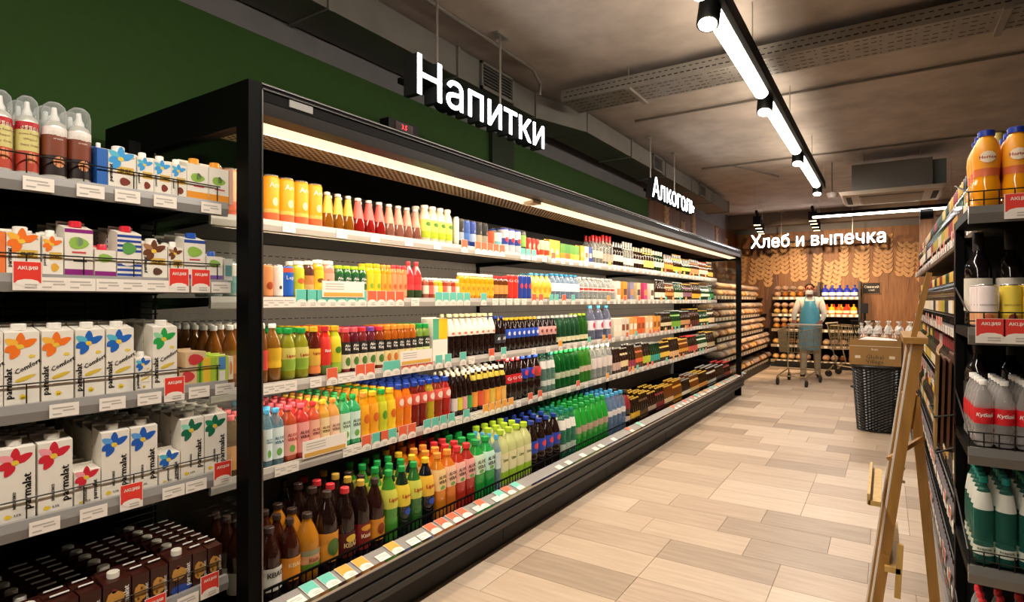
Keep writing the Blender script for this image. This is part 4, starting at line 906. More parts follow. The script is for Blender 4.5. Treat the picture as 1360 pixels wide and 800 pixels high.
beers(3, 877, 952, 32, 2, [(BEER, 'brown glass', 'd8c8a0', 'cream', Silc), (BGRN, 'green glass', '7aa83a', 'leaf green', Silc), (BEER, 'brown glass', 'c89060', 'copper', Silc), (BEER, 'brown glass', '5a2a22', 'maroon', Goldc), (BGRN, 'green glass', 'e0d480', 'yellow', Goldc), (BEER, 'brown glass', 'e8c8a0', 'peach', Silc)], .225)
# ---------------------------------------------------------------- fourth shelf
def aloe(h, bd, cp_, lab, txt, kind='b'):
    return lambda r: bottle('aloe_bottle', h, r, K(bd, kind), cp_, [(.10, .66, P(lab))], 'sq', ['ALOE', 'VERA'], P(txt), .47, r * .60, emblem=(.22, .45, .07, P('6aa84a')))
A4 = [(347, 357.5, 'a8d0dc', LBc, 'dcecea', '2a6a8a', 'clear aloe bottle with sky blue cap', 'c'), (357.5, 374, 'a8d0dc', LBc, 'dcecea', '2a6a8a', 'clear aloe bottle with sky blue cap', 'c'),
      (374.5, 391.5, 'b84a2a', Pc, 'f0b0a0', 'c02a30', 'red aloe bottle with pink cap', 'b'), (391.5, 408, 'c83a34', Pc, 'f0a098', '5a1414', 'red aloe bottle with pink cap', 'b'),
      (408, 421.5, 'd0583a', Rc, 'f2b49a', '8a2014', 'coral aloe bottle with red cap', 'b'), (421.5, 434.5, 'd8a040', Yc, 'f0d4a0', '6a4010', 'honey aloe bottle with yellow cap', 'b'),
      (434.5, 448, 'e0a050', Oc, 'f4ceb0', '8a3a14', 'peach aloe bottle with orange cap', 'b'), (448.5, 462, '3fae6a', Gc, 'd4ead0', '1f4a2a', 'green aloe bottle with green cap', 'b'), (462, 476, '3aa86a', Gc, 'cfe8dc', '1f4a2a', 'green aloe bottle with green cap', 'b')]
for u0, u1, bd, cp_, lab, txt, ds_, kd in A4:
    run(4, u0, u1, 1, aloe(.235, bd, cp_, lab, txt, kd), ds_, 'bottle', 6)
J4 = [(476, 488.5, 'f0a012', Oc, 'f2a81e', 'orange juice drink bottle with orange cap'), (488.5, 501, 'ec9a14', Yc, 'eea524', 'golden juice drink bottle with yellow cap'), (501, 512, 'b8c41e', Gc, 'c8cc2e', 'lime juice drink bottle with green cap'), (512, 523.5, 'eec01a', Yc, 'f2c828', 'lemon juice drink bottle with yellow cap')]
for u0, u1, bd, cp_, lab, ds_ in J4:
    run(4, u0, u1, 1, lambda r: bottle('juice_bottle', .235, r, K(bd, 'b'), cp_, [(.06, .74, P(lab))], 'tea', None, None, .5, emblem=(.45, .6, .1, P('d8661a' if bd != 'b8c41e' else '5a9a2a'))), ds_, 'bottle', 6)
S4 = [(523.5, 534, 'e8861a', 'orange'), (534, 545, 'ea7a18', 'orange'), (545, 555, '7a1a10', 'dark red'), (555, 565, '7a1c12', 'dark red'), (565, 575, 'b8a01e', 'olive yellow'), (575, 586, '8f3014', 'rust'), (586, 597, 'a8241c', 'red')]
for u0, u1, bd, wd in S4:
    run(4, u0, u1, 1, lambda r: bottle('soda_bottle', .245, r, K(bd, 'b'), Bc, [(.50, .74, P('e8742a' if wd == 'orange' else 'd85a4a'))], 'tea', None, None, .5, emblem=(.62, .6, .08, P('f0d8c8'))), f'{wd} fizzy drink bottle with blue cap', 'bottle', 6)
run(4, 598, 624, 4, lambda r: [bottle('soda_bottle', .255, r, COLA, K('e8e0c8', 'k'), [(.12, .42, P(c_))], 'pet') for c_ in ('d8d0c8', 'd8c83a', 'e0a0a0', '3aa050')], ['dark soda bottle with white label', 'dark soda bottle with yellow label', 'dark soda bottle with pink label', 'dark soda bottle with green label'], 'bottle', 4)
run(4, 624, 670, 6, lambda r: [bottle('soda_bottle', .26, r, COLA, Wc, [(.10, .46, P(c_)), (.74, .86, P('c8b03a'))], 'pet') for c_ in ('e8943a', 'd85a3a', 'e8903a', 'd8b84a', 'e8a03a', 'e0b05a')], ['dark soda bottle with orange label'] , 'bottle', 4)
run(4, 670, 691, 3, lambda r: bottle('cola_bottle', .297, r, COLA, Rc, [(.42, .62, P('c81e28'))], 'pet', ['Cola'], WHITE, .53, r * .9), 'large cola bottle with red label', 'bottle', 4)
run(4, 691, 717, 3, lambda r: [bottle('cola_bottle', .297, r, COLA, Bc, [(.46, .70, P(c_))], 'pet', None, None, .5, emblem=(.60, .5, .07, P('d83a44'))) for c_ in ('2438a0', '2438a0', 'b04030')], 'large cola bottle with blue label', 'bottle', 4)
run(4, 718, 735, 3, lambda r: bottle('water_bottle', .294, r, K('9ac8b8', 'c'), Tc, [(.60, .80, P('e6e4dc')), (.16, .3, P('cfd4c8'))], 'water'), 'clear soda water bottle with teal cap', 'bottle', 3)
run(4, 736, 768, 5, lambda r: bottle('water_bottle', .298, r, K('1f8a3a', 'c'), Gc, [(.26, .42, P('b8c0a0'))], 'water'), 'green soda water bottle with pale label', 'bottle', 3)
run(4, 768, 783, 3, lambda r: bottle('water_bottle', .298, r, K('58b83a', 'c'), Gc, [(.30, .46, P('c8b09a'))], 'water'), 'bright green soda water bottle', 'bottle', 3)
run(4, 784, 812, 4, lambda r: bottle('water_bottle', .294, r, CLR, Wc, [(.30, .62, P('d8ccc4'))], 'water'), 'clear lemonade bottle with pale label', 'bottle', 3)
beers(4, 812, 862, 14, 2, [(DKB, 'dark brown', 'c8a89a', 'dusty pink', Silc), (DKB, 'dark brown', 'e8d09a', 'cream', Silc), (BEER, 'brown glass', '9a3a4a', 'crimson', Silc), (AMB, 'amber glass', 'e06a3a', 'red-orange', Silc), (BEER, 'brown glass', 'b8c83a', 'lime', Silc)], .24)
beers(4, 862, 950, 34, 2, [(BGRN, 'green glass', '3aa090', 'teal', Silc), (BEER, 'brown glass', 'e8c04a', 'yellow', Goldc), (BEER, 'brown glass', 'e0b080', 'peach', Goldc), (AMB, 'amber glass', 'd89a3a', 'golden', Goldc), (BEER, 'brown glass', 'c85a4a', 'brick red', Rc), (BGRN, 'green glass', 'd0d0b8', 'grey', Silc), (BEER, 'brown glass', 'b8a078', 'tan', Goldc)], .225)
# ---------------------------------------------------------------- bottom deck
run(5, 346, 375, 1, lambda r: bottle('kvass_bottle', .268, r, DKB, Kc, [(.14, .46, P('d8d2c6'))], 'pet', ['КВАС'], P('2a2420'), .37, r * .55), 'dark kvass bottle with white label', 'bottle', 3)
run(5, 375, 398.5, 1, lambda r: bottle('kvass_bottle', .275, r, K('3a1408', 'b'), Kc, [(.16, .48, P('e08a20'))], 'pet', ['КВАС'], P('f0d8a0'), .38, r * .55), 'dark kvass bottle with orange label', 'bottle', 3)
run(5, 398.5, 425, 1, lambda r: bottle('kvass_bottle', .268, r, K('b8761a', 'b'), Kc, [(.20, .28, P('5f8a2a')), (.28, .40, P('d8a070')), (.40, .48, P('8a8a6a'))], 'pet', ['Квас'], P('8a2a14'), .34, r * .45), 'amber kvass bottle with beige and green label', 'bottle', 3)
run(5, 425.5, 449.5, 1, lambda r: bottle('kvass_bottle', .33, r, COLA, Kc, [(.14, .50, P('d8902a'))], 'pet', None, None, .4, emblem=(.32, .65, .11, P('4a6a2a'))), 'tall black kvass bottle with orange label', 'bottle', 4)
run(5, 450, 472, 1, lambda r: bottle('kvass_bottle', .32, r, COLA, Rc, [(.10, .42, P('4a1210'))], 'pet', ['КВАС'], P('e8c88a'), .26, r * .6, emblem=(.34, .6, .05, P('d8b03a'))), 'black kvass bottle with red cap', 'bottle', 4)
run(5, 472, 491, 1, lambda r: bottle('kvass_bottle', .33, r, COLA, Goldc, [(.10, .44, P('7a1a14'))], 'pet', ['Квас'], P('f0d8b0'), .28, r * .6, emblem=(.38, .7, .04, P('d8902a'))), 'black kvass bottle with gold cap', 'bottle', 4)
run(5, 491, 510, 1, lambda r: bottle('kvass_bottle', .315, r, DKB, Kc, [(.14, .44, P('d88a24'))], 'pet', None, None, .4, emblem=(.30, .5, .08, P('8a3a14'))), 'brown kvass bottle with orange label and brown cap', 'bottle', 3)
TD4 = [(510, 528, '3f8a2a', Gc, 'c8c84a', 'green'), (528, 544, '1a2a1c', Gc, 'e0c83a', 'black'), (544, 560, '2f6a2a', Gc, 'c8cc50', 'green'), (560, 576, '14121c', Yc, 'e8b83a', 'black')]
for u0, u1, bd, cp_, lab, wd in TD4:
    run(5, u0, u1, 1, lambda r: bottle('tea_bottle', .33, r, K(bd, 'b'), cp_, [(.44, .74, P(lab))], 'pet', ['Lipton'], P('b02018'), .58, r * .6, emblem=(.36, .5, .05, P('2848a8'))) if wd == 'black' else
        bottle('tea_bottle', .33, r, K(bd, 'b'), cp_, [(.48, .74, P(lab))], 'pet', ['Lipton'], P('b02018'), .60, r * .6), f'large {wd} iced tea bottle with lemon label', 'bottle', 4)
A5 = [(576, 589.5, 'd8801a', Oc, 'f0cc8a', 'large orange aloe bottle'), (589.5, 603, 'd8761e', Oc, 'f0c4a0', 'large orange aloe bottle'), (603, 615.5, 'b8301c', Rc, 'f0b8a8', 'large red aloe bottle'), (615.5, 628, 'a8281e', Rc, 'eea8a0', 'large red aloe bottle'), (628, 641.5, '1c9a38', Gc, 'd0e8c8', 'large green aloe bottle'), (641.5, 655, '1c9c42', Gc, 'c4e8d8', 'large green aloe bottle')]
for u0, u1, bd, cp_, lab, ds_ in A5:
    run(5, u0, u1, 1, lambda r: bottle('aloe_bottle', .335, r, K(bd, 'b'), cp_, [(.44, .76, P(lab))], 'sq', ['ALOE', 'VERA'], P('3a1a10'), .64, r * .60, emblem=(.48, .45, .03, P('6aa84a'))), ds_, 'bottle', 5)
run(5, 655, 661.5, 1, lambda r: bottle('aloe_bottle', .33, r, CLB, LBc, [(.4, .7, P('d0dcd4'))], 'sq', None), 'large clear aloe bottle with blue cap', 'bottle', 4)
run(5, 661.5, 703, 4, lambda r: bottle('lemonade_bottle', .345, r, K('c8cc8a', 'b'), Lc, [(.08, .28, P('9ac42a')), (.28, .60, P('e2dca8'))], 'sq', ['Lime'], P('3a5a1a'), .48, r * .6), 'pale lime lemonade bottle with lime cap', 'bottle', 3)
run(5, 703, 743, 4, lambda r: bottle('cola_bottle', .335, r, COLA, Bc, [(.38, .62, P('2244ac'))], 'pet', None, None, .5, emblem=(.52, .55, .06, P('d83a44'))), 'large cola bottle with blue label and navy cap', 'bottle', 4)
run(5, 743, 763, 3, lambda r: bottle('water_bottle', .34, r, K('5ab890', 'c'), Tc, [(.60, .80, P('e6e4da')), (.14, .30, P('c0d0c0'))], 'water'), 'large teal soda water bottle', 'bottle', 4)
run(5, 763, 806, 6, lambda r: bottle('water_bottle', .345, r, K('1f9a2e', 'b'), Gc, [(.38, .52, P('b09880'))], 'water'), 'large bright green soda bottle', 'bottle', 4)
run(5, 806, 829, 4, lambda r: bottle('water_bottle', .34, r, K('9ab8d8', 'c'), LBc, [(.46, .60, P('d8d4d0'))], 'water'), 'large clear water bottle with blue cap', 'bottle', 4)
run(5, 829, 836, 1, lambda r: bottle('cola_bottle', .33, r, COLA, Kc, [(.5, .86, P('8a1c20')), (.14, .3, P('e0c8b0'))], 'pet'), 'black bottle with dark red neck label', 'bottle', 3)
beers(5, 836, 880, 14, 4, [(BEER, 'brown glass', 'e0b030', 'golden', Goldc), (BEER, 'brown glass', '6a4a2a', 'brown', Goldc), (DKB, 'dark brown', 'b8a088', 'tan', Goldc), (BEER, 'brown glass', '8a2a2a', 'crimson', Goldc)], .25)
beers(5, 880, 972, 44, 3, [(AMB, 'amber glass', 'e0c090', 'cream', Goldc), (AMB, 'amber glass', 'e0a030', 'orange', Goldc), (BEER, 'brown glass', 'e8dcc4', 'white', Silc), (AMB, 'amber glass', 'd8b070', 'beige', Silc), (BEER, 'brown glass', 'd8903a', 'copper', Goldc), (DKB, 'dark brown', 'c8c0b0', 'grey', Silc), (BEER, 'brown glass', '4a3a30', 'dark', Silc), (DKB, 'dark brown', '8a3a30', 'brick red', Rc)], .245)
# ================================================================== dairy goods
DSH = {1: 'top dairy shelf', 2: 'second dairy shelf', 3: 'third dairy shelf', 4: 'fourth dairy shelf', 5: 'lowest dairy shelf'}
def drun(lv, u0, u1, fn, desc, cat, rows=1, dep=.065, n=1, z=0.0, xo=0.0):
    xf = DX - .018 - xo; y0, y1 = Yu(u0, xf), Yu(u1, xf); w = (y1 - y0) / n
    p = fn(w * .965)
    for row in range(rows):
        for i in range(n):
            put(p, xf - dep / 2 - row * (dep + .003), y0 + w * (i + .5), DL[lv] + z, 0, desc, cat, DSH[lv], row)
MILKW = mat('carton_white', 'e9e2d4', .4); BLKT = P('1c1818')
def cream(h, w, low, mid, top, word, tc):
    key = ('cream', low, mid, top)
    if key in PROTO: return PROTO[key]
    r = w / 2; b = MB().lathe([(r * .92, 0), (r, .03 * h), (r, .66 * h), (r * .82, .72 * h), (r * .4, .76 * h)], 18)
    lb = MB(); lb.lathe([(r * 1.01, .05 * h), (r * 1.01, .30 * h)], 18, 0, cap=False); lb.lathe([(r * 1.01, .30 * h), (r * 1.01, .56 * h)], 18, 1, cap=False); lb.lathe([(r * 1.01, .56 * h), (r * 1.01, .66 * h)], 18, 2, cap=False)
    le = MB(); R = r * 1.03
    for i, wd in enumerate(word): le.text(wd, r * (.42 if i == 0 else .32), 0, 0, h * (.58 - .07 * i), 0, 0, R)
    em = MB().disc(0, 0, .58 * h, r * .85, .035 * h, 0, 14, 0, 0, R - .0006); pc = MB().disc(0, .1 * r, .22 * h, r * .5, .07 * h, 0, 12, 0, 0, R - .0006)
    noz = MB().lathe([(r * .45, .73 * h), (r * .45, .80 * h), (r * .28, .84 * h), (r * .2, .93 * h)], 12)
    dome = MB().lathe([(r * 1.0, .67 * h), (r * 1.0, .86 * h), (r * .88, .94 * h), (r * .5, .99 * h), (.002, h)], 18)
    PROTO[key] = ('cream_spray_can', b.mesh('cream_spray_can', K('d8d4c8', 'm'), True), [
        ('label', lb.mesh('label', [P(low), P(mid), P(top)], True), [('emblem', em.mesh('emblem', P('f0e4c8') if top != 'e8e2da' else P('dcd6cc'))), ('picture', pc.mesh('picture', P('d89060'))), ('lettering', le.mesh('lettering', tc))]),
        ('nozzle', noz.mesh('nozzle', K('f0ece6', 'k'), True), []), ('dome_cap', dome.mesh('dome_cap', mat('clear_dome', 'e4e8e8', .06, clear=.86), True, 60), [])])
    return PROTO[key]
PR = ['PRESIDENT', 'Crème Fouettée', 'Whipped', 'Dairy Cream']
drun(1, -12, 22.5, lambda w: cream(.218, w, 'b8442e', 'cfc47a', 'b8222c', PR, P('6a1a2a')), 'whipped cream can with red and olive label', 'spray can', 2, .062)
drun(1, 23.5, 59.5, lambda w: cream(.218, w, 'b8442e', 'cfc47a', 'b8222c', PR, P('6a1a2a')), 'whipped cream can with red and olive label', 'spray can', 2, .062)
drun(1, 60, 94.5, lambda w: cream(.218, w, '241410', '7a3a20', 'e8e2da', ['', 'Whipped', 'cream'][1:], P('e8dcd0')), 'whipped cream can with chocolate brown label', 'spray can', 2, .058)
drun(1, 94.5, 126, lambda w: cream(.218, w, '241410', '7a3a20', 'e8e2da', ['Whipped', 'cream'], P('e8dcd0')), 'whipped cream can with chocolate brown label', 'spray can', 2, .058)
def parm(h, w, c1, c2, word, extra=None, side='left', cap=True, dep=.062, fruit=None):
    tx = [('parmalat', min(.31, .125 * h / w), -.36, .30, BLKT, PI / 2, 0)] if side == 'left' else [('parmalat', min(.36, .16 * h / w), .30, .38, BLKT, PI / 2, 0)]
    deco = []
    if word == 'Comfort':
        tx.append(('Comfort', .24, .14, .52, BLKT, .50, .25)); tx.append(('1л', .10, .02, .09, BLKT, 0, 0))
        deco = [(.10, .36, .32, .028, P('d8b83a'), .35), (.28, .66, .10, .025, P('e8cc4a')), (.02, .10, .10, .035, P('e8c42a')), ('box', -.15, .40, .235, .245, P('b88a80'))]
    elif word == 'МОЛОКО':
        tx.append(('молоко', .16, -.08, .28, BLKT, PI / 2, 0)); tx.append(('3,5%', .11, .0, .07, BLKT, 0, 0))
        deco = [(-.25, .07, .10, .03, P('e8c42a'))]
    elif word == 'CHEF':
        tx = [('parmalat', .20, -.40, .40, BLKT, PI / 2, 0), ('CHEF', .19, .10, .50, P('4a2a10'), 0, 0)]
        deco = [('box', -.18, .42, .40, .60, P('d8b04a')), (.10, .20, .20, .11, P(fruit or '7a3020')), ('box', -.02, .44, .86, .90, P(c1.name[6:] if False else 'b0a8a0'))]
    return carton('milk_carton', h, w, dep, MILKW, K('efeae0', 'k') if cap else None, None if c1 is None else (c1, c2), None, None, .07, deco, tx)
BLU = P('1f62b8'); BLU2 = P('58b4c8'); OR1 = P('ee7420'); OR2 = P('f2b43c'); GR1 = P('25a046'); GR2 = P('8fd0a0'); RD1 = P('d02434'); RD2 = P('f098a0'); SKY = P('3a9ad8')
drun(1, 129, 143.5, lambda w: carton('milk_carton', .118, w, .062, P('2a62b0'), K('efeae0', 'k'), None, None, None, .07), 'plain dark blue cream carton', 'carton', 2)
drun(1, 143.5, 181.5, lambda w: parm(.118, w, SKY, BLU2, 'CHEF'), 'wide white cream carton with blue flower', 'carton', 3)
for a, b in ((182, 204.5), (204.5, 228), (228, 248)): drun(1, a, b, lambda w: parm(.112, w, SKY, BLU2, 'CHEF', dep=.05), 'narrow white cream carton with blue flower', 'carton', 3, .05)
WIND = [('box', -.5, .5, 0, .22, P('e8962a')), (0, .62, .34, .12, P('8fb84a')), (.05, .66, .12, .10, P('6a6a70')), ('box', -.2, .3, .36, .40, P('c84a50'))]
for a, b in ((248, 277), (277, 304)): drun(1, a, b, lambda w: carton('milk_carton', .130, w, .06, MILKW, K('f0a030', 'k'), None, None, None, .10, WIND), 'white milk carton with orange cap and windmill', 'carton', 3, .06)
drun(1, 304.5, 309.5, lambda w: carton('milk_carton', .125, w, .06, P('d8a890'), None, None, None, None, .0), 'pinkish small carton at the shelf end', 'carton', 2, .06)
drun(2, -20, 8, lambda w: carton('milk_carton', .115, w, .062, P('e8783a'), K('efeae0', 'k'), None, None, None, .07), 'orange and grey carton cut by the frame edge', 'carton', 2)
drun(2, 8, 54.5, lambda w: parm(.116, w, OR1, OR2, 'CHEF', fruit='d8a848'), 'wide white cream carton with orange flower', 'carton', 3)
drun(2, 56, 84.5, lambda w: parm(.112, w, OR1, OR2, 'CHEF', dep=.05, fruit='e0a83a'), 'narrow white cream carton with orange flower', 'carton', 3, .05)
MIL = [('box', -.5, .5, 0, .14, P('8a1f78')), ('box', -.5, .5, .92, 1.0, P('8a1f78')), (0, .70, .36, .13, P('8fb84a')), (.02, .73, .14, .10, P('6a7078')), ('box', -.25, .25, .48, .52, P('c84a50')), ('box', -.2, .28, .30, .34, P('3a3438'))]
drun(2, 85.5, 124.5, lambda w: carton('milk_carton', .150, w, .062, MILKW, K('d8283a', 'k'), None, None, None, .12, MIL), 'tall white and purple milk carton with red cap', 'carton', 3)
drun(2, 125.5, 154.5, lambda w: carton('milk_carton', .082, w, .055, MILKW, K('d8283a', 'k'), None, None, None, .06, [(0, .70, .36, .16, P('8fb84a')), ('box', -.5, .5, 0, .2, P('8a1f78'))]), 'short white and purple milk carton', 'carton', 3, .055)
STR = [('box', -.5, .5, z / 10, z / 10 + .055, P('24449a')) for z in (0.3, 1.4, 2.5, 5.8, 6.9, 8.0, 9.1)] + [(0, .66, .30, .14, P('5a9a4a')), (0, .36, .36, .10, P('efe8de')), ('box', -.25, .25, .34, .38, P('c8303a'))]
drun(2, 155.5, 188.5, lambda w: carton('milk_carton', .150, w, .062, MILKW, K('d8283a', 'k'), None, None, None, .12, STR), 'tall blue-striped cream carton with red cap', 'carton', 3)
BRN = P('6a3a20'); BRN2 = P('a87a50')
drun(2, 189.5, 223, lambda w: parm(.113, w, BRN, BRN2, 'CHEF', fruit='5a3a28'), 'wide white cream carton with brown flower', 'carton', 3)
drun(2, 223.5, 243.5, lambda w: parm(.108, w, BRN, BRN2, 'CHEF', dep=.05, fruit='b88a50'), 'narrow white cream carton with brown flower', 'carton', 3, .05)
drun(2, 244.5, 273.5, lambda w: carton('milk_carton', .148, w, .062, MILKW, K('2050b0', 'k'), None, None, None, .12, [('box', -.5, .5, .92, 1, P('2a4a9a')), (0, .70, .36, .13, P('8fb84a')), ('box', -.25, .25, .48, .52, P('c84a50')), ('box', -.5, .5, 0, .12, P('8a1f78'))]), 'tall white milk carton with blue cap', 'carton', 3)
drun(2, 274.5, 296, lambda w: carton('milk_carton', .085, w, .055, MILKW, K('2050b0', 'k'), None, None, None, .06, [(0, .70, .36, .16, P('8fb84a')), ('box', -.5, .5, 0, .2, P('7a5aa0'))]), 'short white milk carton with blue cap', 'carton', 2, .055)
drun(2, 298, 309, lambda w: carton('milk_carton', .075, w, .05, P('c8c8c0'), None, None, None, None, .0, [('box', -.4, .4, .2, .7, P('5a8a88'))]), 'small grey drink carton at the shelf end', 'carton', 2, .05)
for k, (a, b, c1, c2, ds_) in enumerate(((-44, 5, OR1, OR2, 'orange-petal'), (5, 53.5, OR1, OR2, 'orange-petal'), (55, 98.5, OR1, OR2, 'orange-petal'), (100, 140, BLU, BLU2, 'blue-petal'), (141, 178.5, BLU, BLU2, 'blue-petal'), (203, 236, GR1, GR2, 'green-petal'))):
    drun(3, a, b, lambda w: parm(.205, w, c1, c2, 'Comfort'), f'tall white milk carton with {ds_} flower', 'carton', 4)
drun(3, 180, 201.5, lambda w: parm(.105, w, BLU, BLU2, 'Comfort', dep=.05), 'small white milk carton with blue-petal flower', 'carton', 2, .05)
for k, (a, b, zz, rx_) in enumerate(((238, 262, 0, 0), (246, 274, .055, .0))):
    drun(3, a, b, lambda w: carton('snack_pack', .05, w, .10, P('d8b890'), None, None, None, None, .0, [(0, .5, .38, .36, P('c83a3a'))]), ['red and tan snack pack lying flat', 'red and tan snack pack on another pack'][k], 'snack pack', 1, .10, 1, zz)
drun(3, 262, 287, lambda w: carton('yogurt_pack', .082, w, .055, P('a8c83a'), None, None, None, None, 0, [('box', -.2, .2, 0, 1, P('e8c03a')), ('box', -.45, -.3, 0, 1, P('4a8a2a'))]), 'green and yellow striped yogurt pack', 'yogurt', 2, .055)
drun(3, 287, 303, lambda w: carton('yogurt_pack', .085, w, .055, P('b8d050'), None, None, None, None, 0, [('box', -.3, .3, .45, .95, P('5a90c8')), ('box', -.25, .25, 0, .4, P('efe8dc'))]), 'green yogurt pack with blue picture', 'yogurt', 2, .055)
drun(3, 303.5, 310, lambda w: carton('yogurt_pack', .08, w, .055, P('ecd8b8'), None, None, None, None, 0, [(0, .5, .3, .3, P('d89050'))]), 'cream yogurt pack at the shelf end', 'yogurt', 2, .055)
for (a, b, c1, c2, ds_) in ((-3, 48, RD1, RD2, 'red-petal'), (50, 97.5, RD1, RD2, 'red-petal'), (134.5, 173, P('1d58b4'), P('5a9ad8'), 'blue-petal'), (173.5, 210, P('1d58b4'), P('5a9ad8'), 'blue-petal'), (240, 271.5, P('0f6a4a'), P('8fd8c0'), 'dark green-petal'), (272, 302, P('0f6a4a'), P('1f8a5a'), 'dark green-petal')):
    drun(4, a, b, lambda w: parm(.205, w, c1, c2, 'МОЛОКО', None, 'right'), f'tall white milk carton with {ds_} flower', 'carton', 5)
drun(4, 98.5, 134, lambda w: parm(.100, w, RD1, RD2, 'МОЛОКО', None, 'right', False, .055), 'small white milk carton with red-petal flower', 'carton', 4, .055)
drun(4, 211, 239.5, lambda w: parm(.098, w, BLU, BLU2, 'МОЛОКО', None, 'right', False, .055), 'small white milk carton with blue-petal flower', 'carton', 4, .055)
COC = mat('cocoa_carton', '3a1810', .3); COC2 = P('c89040')
def cocoa(h, w, capped, dep):
    deco = [(0, .45, .42, .26, COC2), (-.15, .30, .08, .05, P('4a2012')), (.12, .22, .07, .05, P('4a2012')), (.05, .58, .08, .05, P('4a2012'))] if not capped else [(-.05, .55, .34, .20, COC2), (.05, .10, .5, .12, P('2048a0')), (-.1, .75, .10, .06, P('7a3018'))]
    p = carton('cocoa_carton', h, w, dep, COC, K('e6dfd0', 'k') if capped else None, None, None, None, .05 if not capped else .12, deco, [('parmalat', .30, .36, .45, WHITE, PI / 2, 0)])
    if not capped and not any(k[0] == 'straw' for k in p[2]):
        p[2].append(('straw', MB().tube([(-dep * .3, -w * .35, h + .0065), (-dep * .3, w * .35, h + .0065)], .0028, 6).mesh('straw', K('e8e4dc', 'k')), []))
    return p
for a, b in ((-60, -20), (-20, 22), (22, 64)): drun(5, a, b, lambda w: cocoa(.118, w, True, .06), 'dark cocoa milk carton with round cream cap', 'carton', 6, .062)
for a, b in ((66, 104.5), (106, 135)): drun(5, a, b, lambda w: cocoa(.112, w, False, .042), 'small cocoa milk carton with white straw', 'carton', 8, .042)
drun(5, 136.5, 174.5, lambda w: cocoa(.125, w, True, .06), 'dark cocoa milk carton with round cream cap', 'carton', 6, .062)
for a, b in ((175.5, 198.5), (200, 223)): drun(5, a, b, lambda w: cocoa(.112, w, False, .042), 'small cocoa milk carton with white straw', 'carton', 8, .042)
drun(5, 224.5, 255, lambda w: cocoa(.125, w, True, .06), 'dark cocoa milk carton with round cream cap', 'carton', 6, .062)
for a, b in ((256, 275), (276, 295)): drun(5, a, b, lambda w: cocoa(.112, w, False, .042), 'small cocoa milk carton with white straw', 'carton', 8, .042)

# ================================================================== end display goods (they face the camera, -Y)
ESH = {1: 'top shelf of the end display', 2: 'can shelf of the end display', 3: 'water shelf of the end display', 4: 'green bottle shelf, end display', 5: 'lowest shelf of the end display'}
def erun(lv, us, fn, w, desc, cat, rows=1, y0=.035, gap=1.02, stag=0.0):
    p = fn(w / 2)
    for row in range(rows):
        for u in us:
            yy = EY + y0 + w / 2 + row * w * gap
            x = Xu(u, EY + y0 + w / 2) + row * stag
            k = (desc, ESH[lv], row); i = CNT.get(k, 0); CNT[k] = i + 1
            place(p, x, yy, EL[lv], -PI / 2, f'{desc}, {ordinal(i)} from the aisle, {ROWS[row]} row', cat, f'{desc} on the end display')
erun(1, [1310, 1350], lambda r: bottle('juice_bottle', .228, r, K('f09a12', 'b'), K('2038a0', 'k'), [(.40, .50, P('d86a3a')), (.50, .90, P('f2a020'))], 'juice', ['Hortex'], P('a02818'), .64, r * .42, emblem=(.64, .62, .075, P('f2dcc0')), seg=20), .066, 'large orange juice bottle with blue cap', 'bottle', 3)
erun(2, [1312], lambda r: can('drink_can', .125, r, K('e6d6d2', 'm'), [(.04, .34, P('e0a070')), (.34, .95, P('eadcd8'))], 'SANPELLEGRINO', P('6a4a48'), .52, (.2, .6, .12, P('c86a3a')), 18, r * .28), .046, 'white and peach tall drink can', 'can', 4, .035, 1.02, -.002)
erun(2, [1344, 1371], lambda r: can('drink_can', .125, r, K('e8c83a', 'm'), [(.04, .30, P('c8a020')), (.30, .95, P('ecd04a'))], 'SANPELLEGRINO', P('5a4a18'), .52, (.2, .5, .12, P('7a2a1a')), 18, r * .28), .044, 'yellow tall drink can', 'can', 2)
erun(2, [1299, 1342], lambda r: bottle('wine_bottle', .30, r, WINE, K('2a2424', 'k'), [(.15, .5, P('d8d0c0'))], 'wine'), .072, 'dark wine bottle behind the tall cans', 'bottle', 1, .25)
erun(3, [1306, 1334, 1364], lambda r: bottle('water_bottle', .192, r, K('d8d4d0', 'c'), Wc, [(.34, .58, P('cc1c24'))], 'water', ['Кубай'], WHITE, .47, r * .62, seg=18, slant=.2), .0475, 'clear water bottle with red label and white cap', 'bottle', 5, .035, 1.04, -.001)
erun(3, [1299, 1342], lambda r: bottle('wine_bottle', .31, r, WINE, K('1c1a1c', 'k'), [(.15, .5, P('3a3434'))], 'wine'), .075, 'black wine bottle behind the water bottles', 'bottle', 1, .30)
erun(4, [1306, 1336, 1368], lambda r: bottle('mineral_bottle', .252, r, K('3f8f7c', 'c'), Tc, [(.10, .20, P('d0d4c4')), (.62, .82, P('cfd0c4'))], 'water', ['BORJOMI'], P('1c3a34'), .165, r * .35, seg=18), .049, 'green mineral water bottle with teal cap', 'bottle', 5, .035, 1.04)
erun(5, [1308, 1336, 1366], lambda r: bottle('water_bottle', .22, r, CLR, Rc, [(.3, .5, P('c8ccd8'))], 'water', seg=14), .047, 'clear water bottle with red cap', 'bottle', 4, .035, 1.04)

